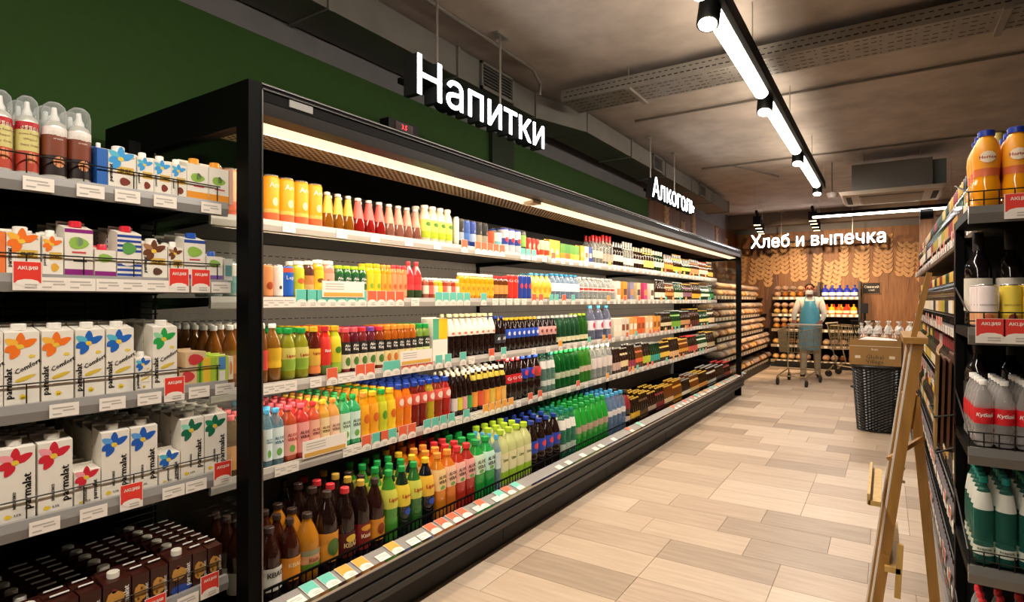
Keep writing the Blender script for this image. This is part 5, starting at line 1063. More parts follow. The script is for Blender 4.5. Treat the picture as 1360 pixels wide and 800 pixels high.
# ================================================================== wine along the gondola (facing the aisle, -X)
GSH = {1: 'top gondola shelf', 2: 'second gondola shelf', 3: 'third gondola shelf', 4: 'fourth gondola shelf', 5: 'lowest gondola shelf'}
wr_ = random.Random(21)
KINDS = [(WINE, 'dark', 'd4ccbc', 'white', K('1c1618', 'k')), (WINE, 'dark', 'd8c8a8', 'cream', K('7a1a20', 'k')), (BGRN, 'green', 'cfc6b4', 'white', K('c8b060', 'k')), (WINE, 'dark', '8a1c24', 'dark red', K('8a1c24', 'k')),
         (BGRN, 'green', '4a2a20', 'brown', K('1c1618', 'k')), (WINE, 'dark', '2a2624', 'black', Goldc), (K('a8883a', 'b'), 'golden', 'd8ccb0', 'cream', K('a89870', 'k')), (WINE, 'dark', 'c89a4a', 'gold', Goldc), (BGRN, 'green', 'a89a3a', 'yellow', K('14301c', 'k')), (K('b08a70', 'b'), 'pink', 'e0d6ca', 'white', K('b0a098', 'k'))]
for lv, z in GL.items():
    hh = .30 if lv < 5 else .238
    nm, noun = {1: ('wine_bottle', 'wine bottle'), 2: ('wine_bottle', 'wine bottle'), 3: ('wine_bottle', 'wine bottle'), 4: ('sparkling_wine_bottle', 'sparkling wine bottle'), 5: ('sparkling_wine_bottle', 'sparkling wine bottle')}[lv]
    protos = [bottle(nm, hh, .036, g, c_, [(.20, .44, P(lc))], 'wine', seg=12, arc=1.2) for g, gw, lc, lw, c_ in KINDS]
    y = GY0 + .06; k = 0
    while y < GY1 - .05:
        if k % 3 == 0: kind = wr_.randrange(len(KINDS))
        g, gw, lc, lw, c_ = KINDS[kind]
        put(protos[kind], GX + .055, y, z, PI, f'{gw} {noun} with {lw} label', 'bottle', GSH[lv], 0, 'from the near end', f'{noun}s on the gondola')
        y += .084; k += 1
# white gift boxes on top of the gondola close to the juice
for i, (yy, h_) in enumerate(((2.70, .36), (2.80, .33), (2.90, .30))):
    pass

# ================================================================== flattened cardboard sheaf standing on a shelf
CARD = mat('cardboard', 'b08a50', .75, noise=.1, scale=9); CARDD = mat('cardboard_dark', '6a4028', .8, noise=.2, scale=30, stretch=(1, 1, .1))
CLAB = ['outermost tan cardboard sheet with green sticker, in wire pocket at the gondola front', 'second brown cardboard sheet in the wire pocket at the gondola front', 'third brown cardboard sheet in the wire pocket at the gondola front', 'fourth brown cardboard sheet in the wire pocket at the gondola front', 'innermost brown cardboard sheet in the wire pocket at the gondola front']
for i in range(5):
    b = MB().box(-.003, .003, -.12, .12, 0, .355 - .01 * (i % 3), 0)
    for k in range(30): b.box(-.0045, -.003, -.119 + k * .0079, -.1155 + k * .0079, .004, .35 - .01 * (i % 3), 0)
    for k in range(18): b.box(-.003, .003, -.1212, -.12, .006 + k * .019, .016 + k * .019, 0)
    o = ob('cardboard_sheet', b.mesh('cardboard_sheet', CARD if i == 0 else CARDD), None, (.160 + i * .016, 2.79 - .003 * i, .843), (0, math.radians(1.5), math.radians(-2 + i)))
    tag(o, CLAB[i], 'cardboard', 'flattened cardboard sheets')
    if i == 0:
        ob('sticker', MB().box(-.006, -.0045, -.10, -.06, .24, .29).mesh('sticker', P('b8cc3a')), o)

# ================================================================== wooden easel
EW = woodmat('easel_pine', '8f6426', 'a87a36', .5, (20, 20, 2)); EW2 = woodmat('easel_pine_light', 'b8924a', 'cca75e', .5, (20, 20, 2))
es = thing('wooden_easel', 'tall pine display easel standing beside the wine shelves, seen edge-on', 'easel', (.05, 2.6, 0))
def eb(name, p0, p1, w, h, m=EW, up=(0, 1, 0)): return ob(name, MB().bar(p0, p1, w, h, 0, up).mesh(name, m), es, (-.05, -2.6, 0))
for yy in (2.60, 3.05):
    eb('front_leg', (-.06, yy, 0), (.100, yy, 1.25), .034, .03)
    eb('leg_edging', (-.080, yy, 0), (.080, yy, 1.25), .006, .03, mat('white_edging', 'dcd4c8', .5))
eb('mast', (.075, 2.62, 1.21), (.134, 2.62, 1.505), .018, .02)
eb('cross_bar', (.09, 2.56, 1.255), (.09, 3.12, 1.255), .075, .022, EW, (0, 0, 1))
eb('cross_bar', (.0, 2.58, .42), (.0, 3.08, .42), .02, .05, EW, (0, 0, 1))
eb('rear_leg', (.095, 2.80, 1.02), (.175, 2.66, .0), .034, .026)
eb('brace', (.01, 2.62, .80), (.115, 2.72, .87), .014, .03)
eb('hinge_block', (.06, 2.66, .92), (.075, 2.66, 1.05), .05, .05)
lg = eb('ledge', (-.035, 2.50, .655), (-.035, 3.0, .655), .04, .018, EW2, (0, 0, 1))
eb('ledge_lip', (-.054, 2.50, .668), (-.054, 3.0, .668), .010, .04, EW2, (0, 0, 1))
eb('lower_ledge', (.02, 2.56, .40), (.02, 3.1, .40), .05, .02, EW2, (0, 0, 1))
eb('lower_stop', (.035, 2.57, .30), (.045, 2.57, .50), .02, .02, EW2)
for zz in (.725, .775): eb('bolt', (.02, 2.60, zz), (.06, 2.60, zz), .010, .010, STEEL)

# ================================================================== black wicker bin with a cardboard box on top
wx, wy = -.07, 7.42
wk = thing('wicker_basket', 'tall black woven wicker basket on the aisle floor', 'basket', (wx, wy, 0))
def weave(h, r0, r1, rows, cols):
    b = MB(); vs = []; f = []
    for i in range(rows + 1):
        t = i / rows; r = r0 + (r1 - r0) * t
        for k in range(cols):
            a = 2 * PI * k / cols; q = r + .006 * (1 if (k // 2 + i) % 2 else -1)
            sq_ = (abs(math.cos(a)) ** 4 + abs(math.sin(a)) ** 4) ** (-1 / 4)
            vs.append((q * sq_ * math.cos(a), q * sq_ * math.sin(a) * .8, h * t))
    for i in range(rows):
        for k in range(cols): a = i * cols + k; c_ = i * cols + (k + 1) % cols; f.append((a, c_, c_ + cols, a + cols))
    return b.add(vs, f)
WK = mat('black_wicker', '15100d', .3)
ob('woven_side', weave(.70, .195, .245, 46, 96).mesh('woven_side', WK), wk)
rim = [(.252 * (abs(math.cos(a)) ** 4 + abs(math.sin(a)) ** 4) ** -.25 * math.cos(a), .252 * .8 * (abs(math.cos(a)) ** 4 + abs(math.sin(a)) ** 4) ** -.25 * math.sin(a), .70) for a in [2 * PI * k / 40 for k in range(41)]]
ob('rim', MB().tube(rim, .014, 8).mesh('rim', WK, True), wk)
ob('bottom', MB().lathe([(.2, .01), (.2, .02)], 24).mesh('bottom', WK), wk)
cx_ = thing('cardboard_box', 'open brown cardboard box resting on the black wicker basket', 'box', (wx - .02, wy - .03, .715), math.radians(-4))
CB = mat('box_cardboard', '96703c', .7, noise=.08)
for nme, a in (('side', (-.235, -.23, -.16, .16)), ('side', (.23, .235, -.16, .16)), ('front', (-.235, .235, -.165, -.16)), ('back', (-.235, .235, .16, .165))):
    ob(nme, MB().box(a[0], a[1], a[2], a[3], 0, .27).mesh(nme, CB), cx_)
ob('bottom', MB().box(-.23, .23, -.16, .16, 0, .004).mesh('bottom', CB), cx_)
def front_text(par, items, x, y):
    b = MB(); ms = []
    for body, sz, cx2, cz, m in items:
        if m not in ms: ms.append(m)
        b.text(body, sz, 0, cx2, cz, ms.index(m))
    o = ob('print', b.mesh('print', ms), par, (0, y, 0), (0, 0, -PI / 2)); return o
front_text(cx_, [('Global', .062, .0, .09, P('2a2a1a')), ('Village', .062, .0, .035, P('2a2a1a')), ('fruit', .035, .0, .17, P('e8e0d0'))], 0, -.167)
ob('band', MB().box(-.236, .236, -.1662, -.165, .20, .205).box(-.18, -.13, -.1662, -.165, .07, .1).box(.13, .18, -.1662, -.165, .075, .105).mesh('band', P('d8c8b0')), cx_)
ob('paper_liner', MB().add([(-.2, -.13, .25), (.2, -.13, .26), (.18, .13, .265), (-.19, .13, .25), (-.1, -.1, .285), (.12, -.08, .29), (.1, .1, .28), (-.1, .1, .29)], [(0, 1, 5, 4), (1, 2, 6, 5), (2, 3, 7, 6), (3, 0, 4, 7), (4, 5, 6, 7)]).mesh('paper_liner', P('e6e0d8')), cx_)

# ================================================================== bakery
BW = mat('bakery_black', '17120f', .5); BRAIL = mat('bakery_rail', '9a8468', .4)
BLV = [1.47, 1.11, .79, .46, .14]
BY = 13.45
bk = thing('bakery_shelf', 'black bread shelf along the wooden back wall', 'shelf', (-1.3, 13.8, 0))
def bp(par, off, name, mb, m): return ob(name, mb.mesh(name, m), par, off)
ofb = (1.3, -13.8, 0)
bp(bk, ofb, 'plinth', MB().box(-2.08, -.45, BY - .05, YB - .03, 0, .10), BW)
bp(bk, ofb, 'bumper', MB().box(-2.0, -.45, BY - .075, BY - .05, .04, .13), CHAR)
bp(bk, ofb, 'back_panel', MB().box(-2.0, -.45, YB - .06, YB - .03, .10, 1.6), mat('bakery_back', '2a1a10', .6))
for x in (-2.06, -1.18, -.45): bp(bk, ofb, 'upright', MB().box(x - .02, x + .02, BY + (.1 if x > -2 else .7), YB - .03, .1, 1.62 if x < -1.5 else 1.80), BW)
for i, z in enumerate(BLV):
    dpt = (.22, .14, .08, 0, -.03)[i]
    s_ = bp(bk, ofb, 'shelf', MB().box(-2.08, -.45, BY + dpt, YB - .06, z - .035, z), BW)
    ob('price_rail', MB().box(-2.08, -.45, BY + dpt - .012, BY + dpt, z - .04, z + .02).mesh('price_rail', BRAIL), s_)
    for k in range(14): ob('price_tag', MB().box(-1.95 + k * .11, -1.89 + k * .11, BY + dpt - .014, BY + dpt - .012, z - .035, z + .012).mesh('price_tag', TAGW), s_)
BX = -2.15
bl = thing('bakery_shelf', 'black bread shelf along the side wall beyond the cooler glass', 'shelf', (-2.5, 11.3, 0))
ofl = (2.5, -11.3, 0)
bp(bl, ofl, 'plinth', MB().box(-2.9, BX + .05, 9.35, BY - .06, 0, .10), BW)
bp(bl, ofl, 'bumper', MB().box(BX + .05, BX + .075, 9.35, BY - .08, .04, .13), CHAR)
bp(bl, ofl, 'back_panel', MB().box(-2.9, -2.87, 9.35, BY + .8, .10, 1.6), MATS['bakery_back'])
for yy in (9.37, 10.7, 12.1): bp(bl, ofl, 'upright', MB().box(-2.87, -2.82, yy - .02, yy + .02, .1, 1.55), BW)
for i, z in enumerate(BLV):
    dpt = (.22, .14, .08, 0, -.03)[i]
    s_ = bp(bl, ofl, 'shelf', MB().box(-2.87, BX - dpt, 9.35, YB - .07, z - .035, z), BW)
    ob('price_rail', MB().box(BX - dpt, BX - dpt + .012, 9.35, BY - .1, z - .04, z + .02).mesh('price_rail', BRAIL), s_)
    for k in range(16): ob('price_tag', MB().box(BX - dpt + .012, BX - dpt + .014, 9.5 + k * .24, 9.57 + k * .24, z - .035, z + .012).mesh('price_tag', TAGW), s_)
CR = [mat('crust_gold', 'c8883a', .45, noise=.35, scale=18), mat('crust_brown', '9a5a24', .5, noise=.35, scale=18), mat('crust_pale', 'd8a860', .5, noise=.3, scale=18), mat('crust_dark', '6a3a1a', .5, noise=.3, scale=18)]
BAG = mat('bag_film', 'f4ece0', .12, clear=.84)
def loaf(i, L, w, h, bagged):
    key = ('loaf', i, L, bagged)
    if key in PROTO: return PROTO[key]
    b = MB(); seg = 10; n = 8; pr = []
    for a in range(n + 1):
        t = -1 + 2 * a / n; q = (1 - abs(t) ** 3) ** .5 if abs(t) < 1 else 0.02
        ring = []
        for k in range(seg):
            an = 2 * PI * k / seg; z = math.sin(an) * h / 2 * q + h / 2
            ring.append((math.cos(an) * w / 2 * q, t * L / 2, max(.0, z * (1 + .05 * math.sin(7 * t)))))
        pr.append(ring)
    vs = [v for r_ in pr for v in r_]; f = []
    for a in range(n):
        for k in range(seg): f.append((a * seg + k, a * seg + (k + 1) % seg, (a + 1) * seg + (k + 1) % seg, (a + 1) * seg + k))
    b.add(vs, f)
    kids = []
    sc_ = MB()
    for k in range(3): sc_.bar((-w * .22, -L * .25 + k * L * .22, h * 1.0), (w * .22, -L * .17 + k * L * .22, h * 1.0), .012, .006)
    kids.append(('score', sc_.mesh('score', CR[2] if i != 2 else CR[1]), []))
    if bagged:
        g = MB(); g.add([(x * 1.1, y * 1.06, z * 1.12) for x, y, z in vs], f)
        g.tube([(0, L * .5, h * .5), (0, L * .62, h * .7)], [.012, .035], 6)
        kids.append(('bag', g.mesh('bag', BAG, True, 60), [('bag_label', MB().box(-w * .25, w * .25, -L * .12, L * .12, h * 1.11, h * 1.125).mesh('bag_label', P(['c8382a', 'e8dcc4', 'd8a02a', '8a4a20'][i])))]))
    PROTO[key] = ('bread_loaf', b.mesh('bread_loaf', CR[i], True, 60), kids)
    return PROTO[key]
br = random.Random(31)
BN = ['golden', 'brown', 'pale', 'dark']
BSH = ['top', 'second', 'third', 'fourth', 'lowest']
for i, z in enumerate(BLV):
    dpt = (.22, .14, .08, 0, -.03)[i]; x = -2.0; k = 0
    xe = -1.2 if i < 3 else -.55
    while x < xe:
        c_ = br.randrange(4); bg = br.random() < .6
        put(loaf(c_, .30, .13, .125, bg), x, BY + dpt + .16, z, br.uniform(-.05, .05), f'{BN[c_]} {"bagged" if bg else "unwrapped"} loaf', 'bread', f'{BSH[i]} back bakery shelf', 0, 'from the corner', f'loaves on the {BSH[i]} back bakery shelf')
        if i in (0, 1, 2): 
            c_ = br.randrange(4)
            put(loaf(c_, .29, .13, .10, True), x, BY + dpt + .17, z + .143, br.uniform(-.07, .07), f'{BN[c_]} bagged loaf lying on others', 'bread', f'{BSH[i]} back bakery shelf', 0, 'from the corner', f'loaves on the {BSH[i]} back bakery shelf')
        x += .152
        if abs(x + 1.18) < .11: x += .2
    y = 9.5
    while y < 13.9:
        c_ = br.randrange(4); bg = br.random() < .6
        put(loaf(c_, .30, .13, .125, bg), BX - dpt - .16, y, z, PI / 2 + br.uniform(-.05, .05), f'{BN[c_]} {"bagged" if bg else "unwrapped"} loaf', 'bread', f'{BSH[i]} side bakery shelf', 0, 'from the near end', f'loaves on the {BSH[i]} side bakery shelf')
        if i < 4:
            c_ = br.randrange(4)
            put(loaf(c_, .29, .13, .10, True), BX - dpt - .17, y, z + .143, PI / 2 + br.uniform(-.07, .07), f'{BN[c_]} bagged loaf lying on others', 'bread', f'{BSH[i]} side bakery shelf', 0, 'from the near end', f'loaves on the {BSH[i]} side bakery shelf')
        y += .155
# blue bread bags and red and yellow packs on the black cabinet part
def bag(c1, c2, h, w):
    key = ('bag', c1, c2)
    if key in PROTO: return PROTO[key]
    prof = [(w * .42, 0), (w * .5, h * .1), (w * .5, h * .55), (w * .36, h * .72), (w * .1, h * .82), (w * .16, h)]
    b = MB().lathe(prof, 10)
    lb = MB().lathe([(w * .505, h * .18), (w * .505, h * .42)], 10, 0, cap=False)
    PROTO[key] = ('bread_bag', b.mesh('bread_bag', K(c1, 'b'), True, 60), [('label', lb.mesh('label', P(c2)), [])])
    return PROTO[key]
for k in range(10):
    row, kk = divmod(k, 5)
    place(bag('2434a0', 'e0dce0', .30 if row else .26, .128), -1.08 + kk * .134, BY + .33 + row * .17, 1.47, -PI / 2, f'blue bread bag, {ordinal(kk)} from the person, {ROWS[row]} row, top of black cabinet', 'bread bag', 'blue bread bags')
for k in range(9):
    c1, c2, wd = [('d8342a', 'f0d8b0', 'red'), ('e8a828', 'f0ead8', 'yellow'), ('e0602a', 'f4e0a0', 'orange')][k % 3]
    row, kk = divmod(k, 5)
    place(bag(c1, c2, .22, .125), -1.08 + kk * .132 + row * .03, BY + .24 + row * .15, 1.11, -PI / 2, f'{wd} bread pack, place {ordinal(kk)} from the person, {ROWS[row]} row, black cabinet', 'bread bag', 'coloured bread packs')
# chalkboard on the wall
ch = thing('chalkboard', 'small black chalkboard with white writing on the wooden wall', 'sign', (Xu(1157.5, YB - .03), YB - .022, 1.56))
ob('board', MB().box(-.15, .15, -.02, -.004, 0, .22).mesh('board', mat('chalk_black', '141210', .7)), ch)
for a in ((-.165, -.15, -.015, .235), (.15, .165, -.015, .235), (-.165, .165, -.015, 0), (-.165, .165, .22, .235)):
    ob('frame', MB().box(a[0], a[1], -.026, 0, a[2], a[3]).mesh('frame', WPL[2]), ch)
front_text(ch, [('Свежий', .07, .0, .14, P('e8e4dc')), ('хлеб', .05, .0, .07, P('e8e4dc'))], 0, -.021)

def crumple(v):
    key = ('crumple', v)
    if key in PROTO: return PROTO[key]
    q = random.Random(v); b = MB(); seg = 14; prof = [(.026, 0), (.045, .015), (.050, .05), (.044, .085), (.024, .115), (.010, .125), (.026, .165), (.034, .175)]
    vs = [(r * (1 + q.uniform(-.22, .22)) * math.cos(2 * PI * k / seg), r * (1 + q.uniform(-.22, .22)) * math.sin(2 * PI * k / seg), max(0, z + q.uniform(-.008, .008)) if z else 0) for r, z in prof for k in range(seg)]
    b.add(vs, [(i * seg + k, i * seg + (k + 1) % seg, (i + 1) * seg + (k + 1) % seg, (i + 1) * seg + k) for i in range(len(prof) - 1) for k in range(seg)] + [tuple(reversed(range(seg)))])
    PROTO[key] = ('roll_bag', b.mesh('roll_bag', mat('white_bag_film', 'ece6de', .2)), [('bag_tie', MB().lathe([(.016, .118), (.016, .13)], 8).mesh('bag_tie', P('d8b060')), [])])
    return PROTO[key]
# display table with bagged rolls
tb = thing('display_table', 'wooden display table with wire front, beyond the wicker basket', 'table', (.02, 9.75, 0))
TWD = woodmat('table_oak', '8a5a2a', 'a87840', .5, (2, 14, 14))
ob('tabletop', MB().box(-.33, .38, -.3, .3, .80, .83).mesh('tabletop', TWD), tb)
for x in (-.30, .35):
    for yy in (-.27, .27): ob('leg', MB().box(x - .025, x + .025, yy - .025, yy + .025, 0, .80).mesh('leg', TWD), tb)
wf = MB()
for k in range(24): wf.tube([(-.33 + k * .031, -.3, .83), (-.33 + k * .031, -.3, .95)], .003, 4)
for zz in (.84, .95): wf.tube([(-.33, -.3, zz), (.38, -.3, zz)], .004, 4)
ob('wire_front', wf.mesh('wire_front', STEEL), tb)
for k in range(12):
    row, kk = divmod(k, 6)
    p = loaf(k % 3, .22, .10, .09, True)
    place(p, -.262 + kk * .1235, 9.60 + row * .27, .832, br.uniform(-.03, .03), f'bagged roll, {ordinal(kk)} from the cabinet side, {ROWS[row]} row, display table', 'bread', 'bagged rolls on the display table')
for k in range(10):
    row, kk = divmod(k, 5)
    place(crumple(k % 3), -.22 + kk * .125, 9.62 + row * .24, .932, 0, f'white plastic bag of rolls, {ordinal(kk)} from the cabinet side, {ROWS[row]} layer row', 'bread bag', 'white bags on the display table')
wbk = thing('wire_basket', 'dark round wire basket of white bags on a stand by the chalkboard', 'basket', (-.29, 10.9, 0))
wf = MB()
for k in range(16):
    a = 2 * PI * k / 16; wf.tube([(.14 * math.cos(a), .14 * math.sin(a), .86), (.19 * math.cos(a), .19 * math.sin(a), 1.08)], .004, 4)
for r_, zz in ((.14, .86), (.165, .97), (.19, 1.08)): wf.tube([(r_ * math.cos(2 * PI * k / 20), r_ * math.sin(2 * PI * k / 20), zz) for k in range(21)], .005, 5)
ob('wire_body', wf.mesh('wire_body', BW), wbk)
ob('stand', MB().tube([(0, 0, .02), (0, 0, 1.36)], .018, 8).lathe([(.2, 0), (.2, .02)], 20).lathe([(.145, .85), (.145, .86)], 20).mesh('stand', BW), wbk)
ob('sign_plate', MB().box(-.05, .05, -.02, -.01, 1.20, 1.36).mesh('sign_plate', BW), wbk)
for k in range(3):
    a = 2 * PI * k / 3; place(crumple(k % 3), -.29 + .085 * math.cos(a), 10.9 + .085 * math.sin(a), .865, a, f'white roll bag, {ordinal(k)} around the dark wire basket', 'bread bag', 'white bags in the wire basket')

# ================================================================== shopping carts
CW = mat('cart_wire', 'a89878', .35, .7)
def cart(label, x, y, rz):
    t = thing('shopping_cart', label, 'shopping cart', (x, y, 0), rz)      # local: handle at +Y, nose at -Y
    b = MB()
    L0, L1, z0, z1 = -.48, .30, .50, .92
    def corner(yv, top):                                                    # half width and floor height along the basket
        f = (yv - L0) / (L1 - L0); return (.17 + .09 * f) + (.03 if top else 0), (z0 + .06 * (1 - f)) if not top else z1 + .03 * f
    for k in range(13):
        yv = L0 + (L1 - L0) * k / 12
        (wa, za), (wb_, zb) = corner(yv, False), corner(yv, True)
        for sx in (-1, 1): b.tube([(sx * wb_, yv, zb), (sx * wa, yv, za)], .0055, 4)
        b.tube([(-wa, yv, za), (wa, yv, za)], .004, 4)
    for q in (0, .25, .5, .75, 1):
        pa = [corner(L0, False), corner(L0, True)]; pb = [corner(L1, False), corner(L1, True)]
        for sx in (-1, 1):
            b.tube([(sx * (pa[0][0] + q * (pa[1][0] - pa[0][0])), L0, pa[0][1] + q * (pa[1][1] - pa[0][1])), (sx * (pb[0][0] + q * (pb[1][0] - pb[0][0])), L1, pb[0][1] + q * (pb[1][1] - pb[0][1]))], .004 if q < 1 else .008, 4)
        for yv, pp in ((L0, pa), (L1, pb)):
            ww = pp[0][0] + q * (pp[1][0] - pp[0][0]); zz = pp[0][1] + q * (pp[1][1] - pp[0][1]); b.tube([(-ww, yv, zz), (ww, yv, zz)], .004 if q < 1 else .008, 4)
    for yv in (L0, L1):
        for k in range(1, 9):
            s_ = -1 + 2 * k / 9; (wa, za), (wb_, zb) = corner(yv, False), corner(yv, True); b.tube([(s_ * wa, yv, za), (s_ * wb_, yv, zb)], .004, 4)
    ob('wire_basket', b.mesh('wire_basket', CW), t)
    fr = MB()
    for sx in (-1, 1):
        fr.tube([(sx * .26, .36, .98), (sx * .25, .28, .55), (sx * .23, .20, .22), (sx * .22, -.42, .16)], .012, 6)
        fr.tube([(sx * .22, -.42, .16), (sx * .22, -.42, .12)], .012, 6); fr.tube([(sx * .24, .26, .22), (sx * .25, .34, .12)], .012, 6)
    fr.tube([(-.22, -.42, .16), (.22, -.42, .16)], .010, 6); fr.tube([(-.23, .2, .22), (.23, .2, .22)], .010, 6)
    ob('frame', fr.mesh('frame', CW), t)
    ob('handle', MB().tube([(-.28, .37, .985), (.28, .37, .985)], .016, 10).mesh('handle', mat('handle_pale', 'c8bca8', .4), True), t)
    for sx in (-1, 1):
        for yv, xx in ((-.42, .22), (.34, .25)):
            w = ob('wheel', MB().tube([(sx * xx - .014, yv, .06), (sx * xx + .014, yv, .06)], .06, 14).mesh('wheel', BLACKM, True, 40), t)
            ob('fork', MB().box(sx * xx - .022, sx * xx + .022, yv - .015, yv + .015, .10, .14).mesh('fork', CW), w)
    return t
cart('wire shopping cart held by the person in the blue apron', -1.24, 10.86, math.radians(-8))
cart('empty wire shopping cart beside the person, in front of the black cabinet', -.50, 12.3, math.radians(75))
# ================================================================== the person behind the cart
px, py = -1.16, 11.72
J = {  # joint: (x, y, z, radius x, radius y, parent); the figure faces -Y
 'pelvis': (0, 0, .95, .155, .115, None), 'waist': (0, .0, 1.08, .15, .115, 'pelvis'), 'chest': (0, -.01, 1.26, .165, .12, 'waist'), 'upper': (0, -.005, 1.38, .14, .10, 'chest'),
 'neck': (0, -.015, 1.47, .055, .058, 'upper'), 'jaw': (-.005, -.045, 1.545, .060, .075, 'neck'), 'head': (-.005, -.03, 1.63, .074, .092, 'jaw'), 'crown': (-.005, -.015, 1.695, .058, .070, 'head'),
 'shl': (.175, 0, 1.40, .068, .068, 'upper'), 'ell': (.238, -.09, 1.165, .052, .052, 'shl'), 'wrl': (.185, -.30, 1.035, .033, .033, 'ell'), 'hal': (.165, -.37, 1.015, .038, .025, 'wrl'),
 'shr': (-.175, 0, 1.40, .068, .068, 'upper'), 'elr': (-.25, -.11, 1.175, .052, .052, 'shr'), 'wrr': (-.245, -.31, 1.035, .033, .033, 'elr'), 'har': (-.235, -.375, 1.015, .038, .025, 'wrr'),
 'hil': (.095, 0, .88, .098, .10, 'pelvis'), 'knl': (.115, -.02, .49, .068, .07, 'hil'), 'anl': (.125, .04, .10, .050, .055, 'knl'), 'tol': (.145, -.12, .045, .045, .035, 'anl'),
 'hir': (-.095, 0, .88, .098, .10, 'pelvis'), 'knr': (-.10, -.06, .49, .068, .07, 'hir'), 'anr': (-.10, -.10, .10, .050, .055, 'knr'), 'tor': (-.12, -.26, .045, .045, .035, 'anr'),
}
for s_, sx in (('l', 1), ('r', -1)):
    hx, hy, hz = J['ha' + s_][:3]
    for k in range(4):
        J[f'f{s_}{k}a'] = (hx - .027 + .018 * k, hy - .045, hz + .004, .0095, .0095, 'ha' + s_)
        J[f'f{s_}{k}b'] = (hx - .027 + .018 * k, hy - .058 + .004 * abs(k - 1.5), hz - .030, .0085, .0085, f'f{s_}{k}a')
    J[f't{s_}a'] = (hx - sx * .042, hy - .015, hz - .012, .010, .010, 'ha' + s_)
    J[f't{s_}b'] = (hx - sx * .052, hy - .045, hz - .028, .009, .009, f't{s_}a')
names = list(J); idx = {n: i for i, n in enumerate(names)}
sk = bpy.data.meshes.new('figure_skeleton')
sk.from_pydata([J[n][:3] for n in names], [(idx[J[n][5]], idx[n]) for n in names if J[n][5]], [])
tmp = bpy.data.objects.new('figure_skeleton', sk); C.objects.link(tmp)
sm = tmp.modifiers.new('skin', 'SKIN'); sm.use_smooth_shade = True
for n in names:
    d = sk.skin_vertices[0].data[idx[n]]; d.radius = J[n][3:5]; d.use_root = n == 'pelvis'
tmp.modifiers.new('sub', 'SUBSURF').levels = 2
dg = bpy.context.evaluated_depsgraph_get()
bm_me = bpy.data.meshes.new_from_object(tmp.evaluated_get(dg)); bm_me.name = 'person'
bpy.data.objects.remove(tmp)
SKIN = mat('skin', '9a5a40', .5); SHIRT = mat('shirt_offwhite', 'd8ccba', .8, noise=.06, scale=30); TROU = mat('trousers_beige', 'a8977c', .8, noise=.08, scale=25); SHOE = mat('shoe_black', '14110f', .5)
bm_me.materials.clear()
for m in (SKIN, SHIRT, TROU, SHOE): bm_me.materials.append(m)
for p in bm_me.polygons:
    c = p.center; p.use_smooth = True
    if c.z > 1.475: k = 0
    elif c.z > .93: k = 0 if (c.y < -.315 and abs(c.x) > .1) else 1
    elif c.z > .085: k = 2
    else: k = 3
    p.material_index = k
person = ob('person', bm_me, None, (px, py, 0), (0, 0, math.radians(4)))
tag(person, 'person in light blue apron and white shirt pushing a wire shopping cart', 'person')
APR = mat('apron_blue', '5aa8c0', .35, noise=.12, scale=9)
ab = MB(); rows = [(1.40, .10, .115, .85), (1.33, .135, .135, .95), (1.22, .168, .145, 1.15), (1.08, .172, .145, 1.45), (.95, .178, .145, 1.45), (.80, .185, .150, 1.35), (.62, .19, .155, 1.2), (.52, .188, .155, 1.15)]
vs = []; nseg = 12
for z, ax, ay, ar in rows:
    for k in range(nseg + 1):
        a = -ar + 2 * ar * k / nseg; vs.append((ax * math.sin(a), -ay * math.cos(a) - .012 + .006 * math.sin(5 * a + z * 9) * (z < .95), z))
vs += [(x * .96, y + .008, z) for x, y, z in vs]
N = nseg + 1; R = len(rows); f = []
for layer in (0, 1):
    for i in range(R - 1):
        for k in range(nseg):
            q = layer * N * R + i * N + k; f.append((q, q + N, q + N + 1, q + 1) if layer == 0 else (q, q + 1, q + N + 1, q + N))
ab.add(vs, f); ob('apron', ab.mesh('apron', APR, True, 60), person)
sp = MB()
for sx in (-1, 1): sp.tube([(sx * .085, -.105, 1.39), (sx * .075, -.06, 1.465), (sx * .06, .02, 1.485)], .010, 6)
ob('apron_strap', sp.mesh('apron_strap', APR), person)
hb_ = MB(); hv = []
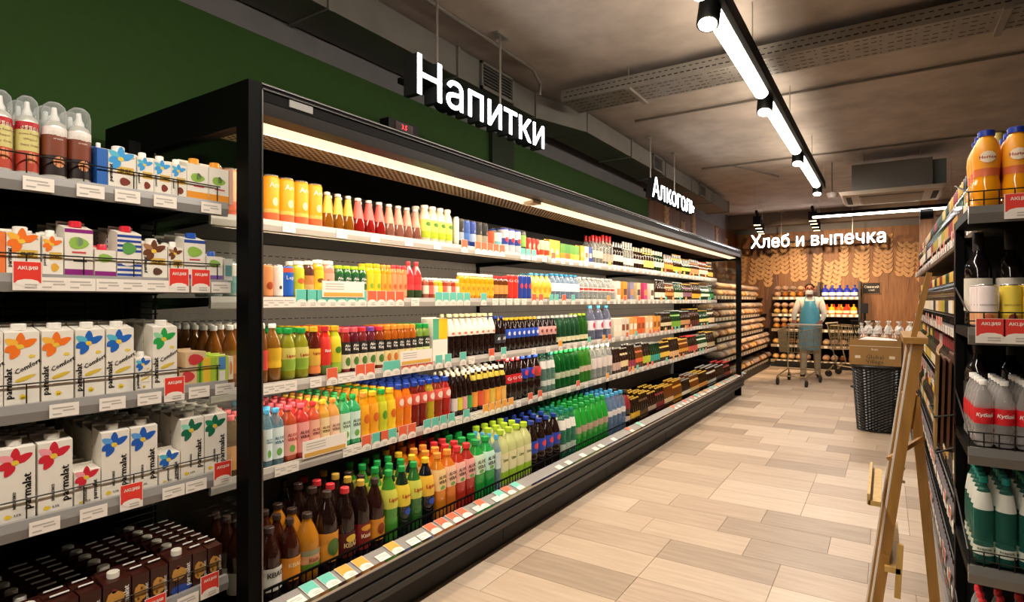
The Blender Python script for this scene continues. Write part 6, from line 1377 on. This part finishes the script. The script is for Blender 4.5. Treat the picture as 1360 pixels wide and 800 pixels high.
for i in range(6):
    t = i / 5; el = t * 1.25
    for k in range(14):
        a = 2 * PI * k / 14; front = max(0, -math.sin(a)); el2 = el + (1 - t) * front * .85
        hv.append((-.005 + .083 * math.cos(el2) * math.cos(a), -.022 + .100 * math.cos(el2) * math.sin(a), 1.628 + .098 * math.sin(el2)))
hf = [(i * 14 + k, i * 14 + (k + 1) % 14, (i + 1) * 14 + (k + 1) % 14, (i + 1) * 14 + k) for i in range(5) for k in range(14)] + [tuple(70 + k for k in range(14))]
ob('hair', hb_.add(hv, hf).mesh('hair', mat('hair_short', '2a1a12', .7), True, 60), person)
mk = MB(); mv = []
for i in range(4):
    z = 1.52 + i * .024
    for k in range(9):
        a = -1.1 + 2.2 * k / 8; mv.append((-.005 + .070 * math.sin(a), -.040 - (.088 + .012 * math.sin(PI * (i + .5) / 4)) * math.cos(a), z))
ob('face_mask', mk.add(mv, [(i * 9 + k, i * 9 + k + 1, (i + 1) * 9 + k + 1, (i + 1) * 9 + k) for i in range(3) for k in range(8)]).mesh('face_mask', mat('mask_pale', 'c8c4be', .7), True), person)
ob('nose', MB().add([(-.005, -.128, 1.612), (-.018, -.118, 1.60), (.008, -.118, 1.60), (-.005, -.116, 1.645), (-.005, -.142, 1.604)], [(0, 1, 4), (0, 4, 2), (3, 1, 4), (3, 4, 2), (1, 2, 4)]).mesh('nose', SKIN, True, 80), person)
for sx in (-1, 1):
    e = ob('eye', MB().lathe([(.0, -.006), (.009, -.003), (.011, 0), (.009, .003), (0, .006)], 10, c=(-.005 + sx * .03, -.108, 1.634)).mesh('eye', mat('eye_dark', '1a1210', .2), True), person)
    ob('ear', MB().lathe([(0, -.028), (.012, -.016), (.016, 0), (.012, .018), (0, .028)], 8, c=(-.005 + sx * .078, -.025, 1.618)).mesh('ear', SKIN, True), person)
    ob('eyebrow', MB().bar((-.005 + sx * .016, -.117, 1.652), (-.005 + sx * .046, -.106, 1.653), .008, .006).mesh('eyebrow', MATS['hair_short']), person)
